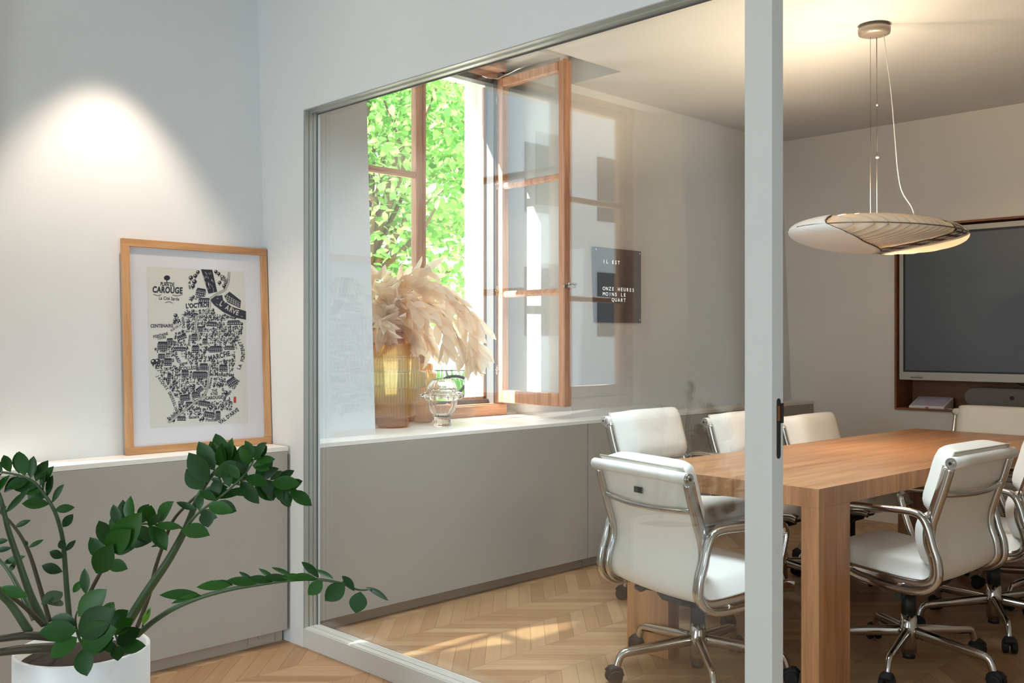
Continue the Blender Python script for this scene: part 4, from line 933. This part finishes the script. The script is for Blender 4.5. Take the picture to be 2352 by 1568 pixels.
stem([(800, 1290), (900, 1205), (1020, 1130), (1180, 1065), (1350, 1020), (1500, 995), (1680, 970), (1850, 965), (1980, 985), (2090, 1025), (2170, 1020)], 2.52, 2.30, 17, 4, None, explicit=[
    (1175, 1060, 940, 1045, .26, -.02, .5), (1165, 1050, 1005, 1095, .2, -.03, .5), (1350, 1000, 1155, 1000, .30, -.02, .5), (1360, 1000, 1260, 965, .25, .02, .6), (1500, 990, 1330, 965, .30, -.02, .45), (1480, 990, 1400, 915, .28, .02, .7), (1590, 980, 1450, 950, .30, 0, .45), (1600, 975, 1515, 895, .26, .03, .7),
    (1690, 965, 1540, 945, .28, 0, .45), (1710, 955, 1590, 885, .22, .03, .7), (1790, 965, 1640, 940, .28, 0, .5), (1840, 960, 1700, 940, .3, 0, .5), (1860, 955, 1765, 860, .30, .02, .5), (1850, 965, 1750, 945, .28, 0, .4), (1945, 965, 1840, 900, .26, .02, .7), (1880, 975, 1800, 1050, .62, -.02, .1), (2010, 985, 1900, 1085, .62, -.02, .1), (2065, 1020, 2000, 945, .40, 0, .5),
    (2100, 1035, 2075, 1155, .75, -.02, .05), (2130, 1010, 2262, 1075, .30, 0, .7), (1990, 975, 2070, 1025, .3, .02, .6)])
stem([(490, 1110), (545, 1000), (610, 880), (680, 740), (760, 660), (850, 640), (960, 650), (1060, 668)], 2.62, 2.46, 13, 4, (.30, .80, 8), m='stemb', L=(.06, .085), explicit=[
    (640, 810, 800, 600, .42, -.06, .1), (620, 800, 740, 690, .5, -.06, .1), (560, 930, 640, 780, .5, -.05, .1), (500, 1050, 490, 910, .34, 0, .1), (480, 970, 425, 1040, .4, 0, .1), (690, 650, 660, 535, .42, 0, .2), (900, 650, 1050, 655, .3, 0, .4), (860, 650, 930, 590, .5, 0, .3), (720, 700, 760, 795, .3, 0, .1)])
stem([(405, 1190), (388, 1000), (375, 820), (360, 700), (320, 570), (260, 470), (200, 400), (120, 360), (10, 340)], 2.66, 2.60, 17, 6, (.55, .98, 10), L=(.055, .075), explicit=[
    (365, 920, 245, 885, .42, 0, .2), (372, 835, 290, 805, .5, 0, .2), (375, 790, 350, 740, .7, 0, .2), (380, 800, 435, 740, .35, 0, .2), (365, 660, 420, 590, .5, 0, .1), (320, 560, 425, 545, .4, 0, .2)])
stem([(262, 1230), (180, 1060), (110, 860), (50, 680), (-15, 450), (-150, 260), (-320, 150)], 2.55, 2.46, 24, 6, (.84, .98, 5), explicit=[(30, 580, 155, 445, .18, 0, .2), (40, 540, 0, 560, .4, 0, .2)])
stem([(290, 1210), (230, 1000), (170, 810), (100, 680), (-10, 560), (-140, 470), (-280, 430)], 2.64, 2.58, 14, 5, (.76, .98, 6), m='stemb', explicit=[(165, 780, 245, 735, .25, 0, .3), (85, 660, 170, 620, .3, 0, .3), (160, 770, 150, 740, .5, 0, .2)])
stem([(250, 1230), (150, 1130), (60, 1060), (-20, 1005), (-180, 920), (-340, 880)], 2.5, 2.36, 15, 5, (.68, .98, 6), m='stemb', explicit=[(0, 1010, 150, 1060, .35, 0, .3), (240, 1110, 365, 1030, .4, .1, .3), (280, 1110, 375, 1085, .35, .1, .3)])
stem([(170, 1270), (70, 1120), (-10, 1040), (-150, 880), (-260, 700), (-330, 540)], 2.44, 2.30, 24, 7, (.62, .98, 8))
stem([(200, 1200), (120, 1040), (60, 930), (-5, 850), (-120, 740), (-260, 690)], 2.7, 2.74, 18, 5, (.72, .98, 6), explicit=[(20, 870, 135, 830, .3, 0, .3), (50, 920, 90, 870, .4, 0, .3), (-30, 800, 60, 780, .3, 0, .3), (-30, 750, 40, 735, .4, 0, .3)])
stem([(320, 1300), (150, 1292), (-40, 1312), (-260, 1300), (-480, 1220)], 2.46, 2.30, 26, 9, (.66, .98, 7), m='stemb')
stem([(330, 1362), (130, 1372), (-40, 1392), (-280, 1400), (-520, 1340)], 2.43, 2.26, 30, 9, (.66, .98, 7), m='stemb')
stem([(500, 1385), (455, 1290), (440, 1200), (450, 1150)], 2.44, 2.40, 9, 4, None, explicit=[
    (450, 1260, 240, 1270, .55, -.05, .3), (455, 1180, 600, 1035, .5, -.02, .3), (450, 1300, 300, 1410, .55, -.06, .3), (455, 1290, 640, 1150, .52, -.05, .3), (470, 1340, 650, 1260, .55, -.06, .3), (480, 1370, 500, 1515, .62, -.05, .1), (450, 1230, 300, 1190, .5, 0, .3), (500, 1370, 640, 1310, .5, -.04, .3)])
stem([(690, 1330), (670, 1280), (650, 1230)], 2.50, 2.46, 8, 4, None, explicit=[(630, 1230, 735, 1150, .55, 0, .3), (600, 1180, 660, 1095, .5, .05, .3), (660, 1280, 760, 1200, .5, -.02, .3), (680, 1340, 800, 1260, .5, -.03, .3), (700, 1360, 830, 1350, .42, -.04, .3), (690, 1350, 685, 1430, .75, -.04, .2), (680, 1350, 610, 1370, .7, -.04, .3)])
stem([(830, 1280), (835, 1220), (870, 1140)], 2.52, 2.50, 6, 3, None, lm='zzl', explicit=[(830, 1230, 872, 1135, .3, 0, .2)])

cu_ = thing('window_curtain', (-1.95, 3.66, 0.0), 'pale grey-green curtain hanging beside the near room window, seen mirrored in the glass', 'curtain')
cv_ = [[(-1.5 - 0.9 * i / 60 + 0.03 * math.sin(z * 2.1), 3.64 + 0.035 * math.sin(i * 0.62 + 0.5 * math.sin(z * 2)), z) for z in [0.84 + 1.9 * k / 14 for k in range(15)]] for i in range(61)]
MB().grid(cv_).build('fabric', 'curtain', cu_, cu_.location, solid=0.003)
MB().cyl((-1.45, 3.66, 2.755), (-2.45, 3.66, 2.755), 0.012, 10).build('rail', 'chrome', cu_, cu_.location)
# ------------------------------------------------------------------ outside
gr = MB().box(-30, 40, YO + 0.001, 45, 0.0, 0.12); struct('ground', gr, 'gravel')
def tree(name, label, px, cy, d, rw, rh, nleaf, leafsize, m, seed, z0, trunk=True):
    c = at(px, cy, d); r = thing(name, (c.x, c.y, 0.12), label, 'tree'); o = r.location; rn_ = random.Random(seed)
    tk = MB(); tk.tube(spline([(c.x, c.y, 0.10), (c.x + .05, c.y, 1.0), (c.x - .05, c.y + .1, 2.2), (c.x, c.y, c.z + rh * .6)], 5), [.10, .095, .09, .088, .085, .08, .075, .07, .066, .06, .055, .05, .045, .04, .035, .03], 9)
    cl_ = []
    for k in range(26):
        a = Vector((rn_.gauss(0, 1), rn_.gauss(0, 1), rn_.gauss(0, 1))).normalized() * rn_.uniform(.45, .95); q = Vector((c.x + a.x * rw, c.y + a.y * rw, c.z + a.z * rh)); cl_.append(q)
        b0 = Vector((c.x, c.y, max(1.2, c.z - rh * .7 + (q.z - c.z + rh) * .25))); mid = (b0 + q) / 2 + Vector((rn_.uniform(-.2, .2), rn_.uniform(-.2, .2), .1)); tk.tube([b0, mid, q], [.03, .018, .006], 6)
    tk.build('trunk', 'bark', r, o)
    lf = MB()
    for k in range(nleaf):
        q = rn_.choice(cl_); p = q + Vector((rn_.gauss(0, .30 * rw), rn_.gauss(0, .30 * rw), rn_.gauss(0, .24 * rh)))
        if p.z < z0: p.z = z0 + rn_.random() * .5
        dr = Vector((rn_.uniform(-1, 1), rn_.uniform(-1, 1), rn_.uniform(-1, .3))); L = leafsize * rn_.uniform(.7, 1.3)
        lf.leaf(p, dr, (rn_.uniform(-.7, .7), rn_.uniform(-.9, .3), 1), L, L * .62, .15, .1, .45, 3)
    lf.build('foliage', m, r, o); return r
tree('maple_tree', 'leafy green tree nearest the window, behind the closed left sash', 850, 430, 8.2, 1.15, 1.6, 9000, .085, 'tree2', 4, 1.4)
tree('young_tree', 'light green tree with open branches seen through the right half of the window', 1100, 330, 10.5, 1.6, 1.9, 6400, .07, 'tree1', 9, 1.75)
tree('tall_tree', 'yellow-green tree rising behind the other trees outside', 920, 120, 13.5, 1.9, 2.4, 8000, .12, 'tree1', 14, 2.0)
hb = thing('flower_bed', (9.9, 11.4, 0.12), 'tuft of long green leaves growing behind the bicycle', 'plant'); rn_ = random.Random(2); lf = MB()
for k in range(420):
    p = at(rn_.uniform(985, 1085), 784, 14.6 + rn_.uniform(-.4, .4)); p.z = .12
    lf.leaf(p, (rn_.uniform(-.5, .5), rn_.uniform(-.5, .5), 1), (rn_.uniform(-1, 1), -1, .2), rn_.uniform(.35, .85), .05, .2, .25, .4, 4)
lf.build('blades', 'tree2', hb, hb.location)
# bicycle parked on the gravel
bk = thing('bicycle', (9.2, 10.45, 0.12), 'dark bicycle with a rear rack parked outside, half hidden by the vases', 'bicycle', rz=D(-35)); 
WR = 0.34
for x in (0.0, 1.04):
    wv = MB(); wv.tube([(x + (WR - .02) * math.cos(2 * PI * k / 40), 0, WR + (WR - .02) * math.sin(2 * PI * k / 40)) for k in range(40)], .021, 8, closed=True); wo = wv.build('wheel', 'rubber', bk)
    sk = MB(); sk.tube([(x + (WR - .045) * math.cos(2 * PI * k / 40), 0, WR + (WR - .045) * math.sin(2 * PI * k / 40)) for k in range(40)], .010, 6, closed=True)
    for k in range(16): sk.tube([(x, .02 * (-1) ** k, WR), (x + (WR - .05) * math.cos(2 * PI * k / 16), 0, WR + (WR - .05) * math.sin(2 * PI * k / 16))], .0015, 4)
    sk.cyl((x, -.04, WR), (x, .04, WR), .02, 10); sk.build('spokes', 'chrome', wo)
f = MB()
for a, b_ in (((0, .05, .34), (.42, .03, .30)), ((0, -.05, .34), (.42, -.03, .30)), ((.42, 0, .30), (.28, 0, .80)), ((.30, 0, .74), (.86, 0, .78)), ((.42, 0, .30), (.88, 0, .70)), ((.85, 0, .86), (.89, 0, .68)), ((.89, .05, .66), (1.04, .05, .34)), ((.89, -.05, .66), (1.04, -.05, .34)), ((0, .05, .34), (.30, .02, .72)), ((0, -.05, .34), (.30, -.02, .72))): f.tube([a, b_], .016, 8)
f.build('frame', 'black', bk)
f = MB(); f.tube([(.16, 0, .885), (.28, 0, .90), (.42, 0, .89)], [.07, .06, .025], 10, flat=.5); f.cyl((.28, 0, .78), (.27, 0, .89), .013, 8); f.build('saddle', 'black', bk)
f = MB(); f.tube([(.70, -.28, .98), (.82, -.2, 1.0), (.85, 0, .95), (.82, .2, 1.0), (.70, .28, .98)], .012, 8); f.cyl((.85, 0, .84), (.85, 0, .96), .012, 8); f.build('handlebar', 'black', bk)
f = MB()
for y in (-.06, 0, .06): f.tube([(-.28, y, .74), (.26, y, .74)], .006, 6)
for x in (-.28, -.05, .2): f.tube([(x, -.06, .74), (x, .06, .74)], .006, 6)
for y in (-.06, .06): f.tube([(0, y, .34), (-.12, y, .74)], .005, 6)
f.build('rack', 'black', bk)
# pale building across the yard (mirrored in the partition glass)
bd_ = thing('apartment_building', (-12, 17.5, 0.12), 'pale rendered building with dark windows across the yard', 'building'); o = bd_.location
MB().box(-22, -2.5, 16, 20, 0.12, 13).build('facade', 'facade', bd_, o)
for i in range(7):
    for k in range(4):
        x = -20.5 + i * 2.6; z = 1.4 + k * 2.9
        MB().box(x, x + 1.1, 15.96, 16.02, z, z + 1.6).build('window', 'darkwin', bd_, o)
sc.camera = cam
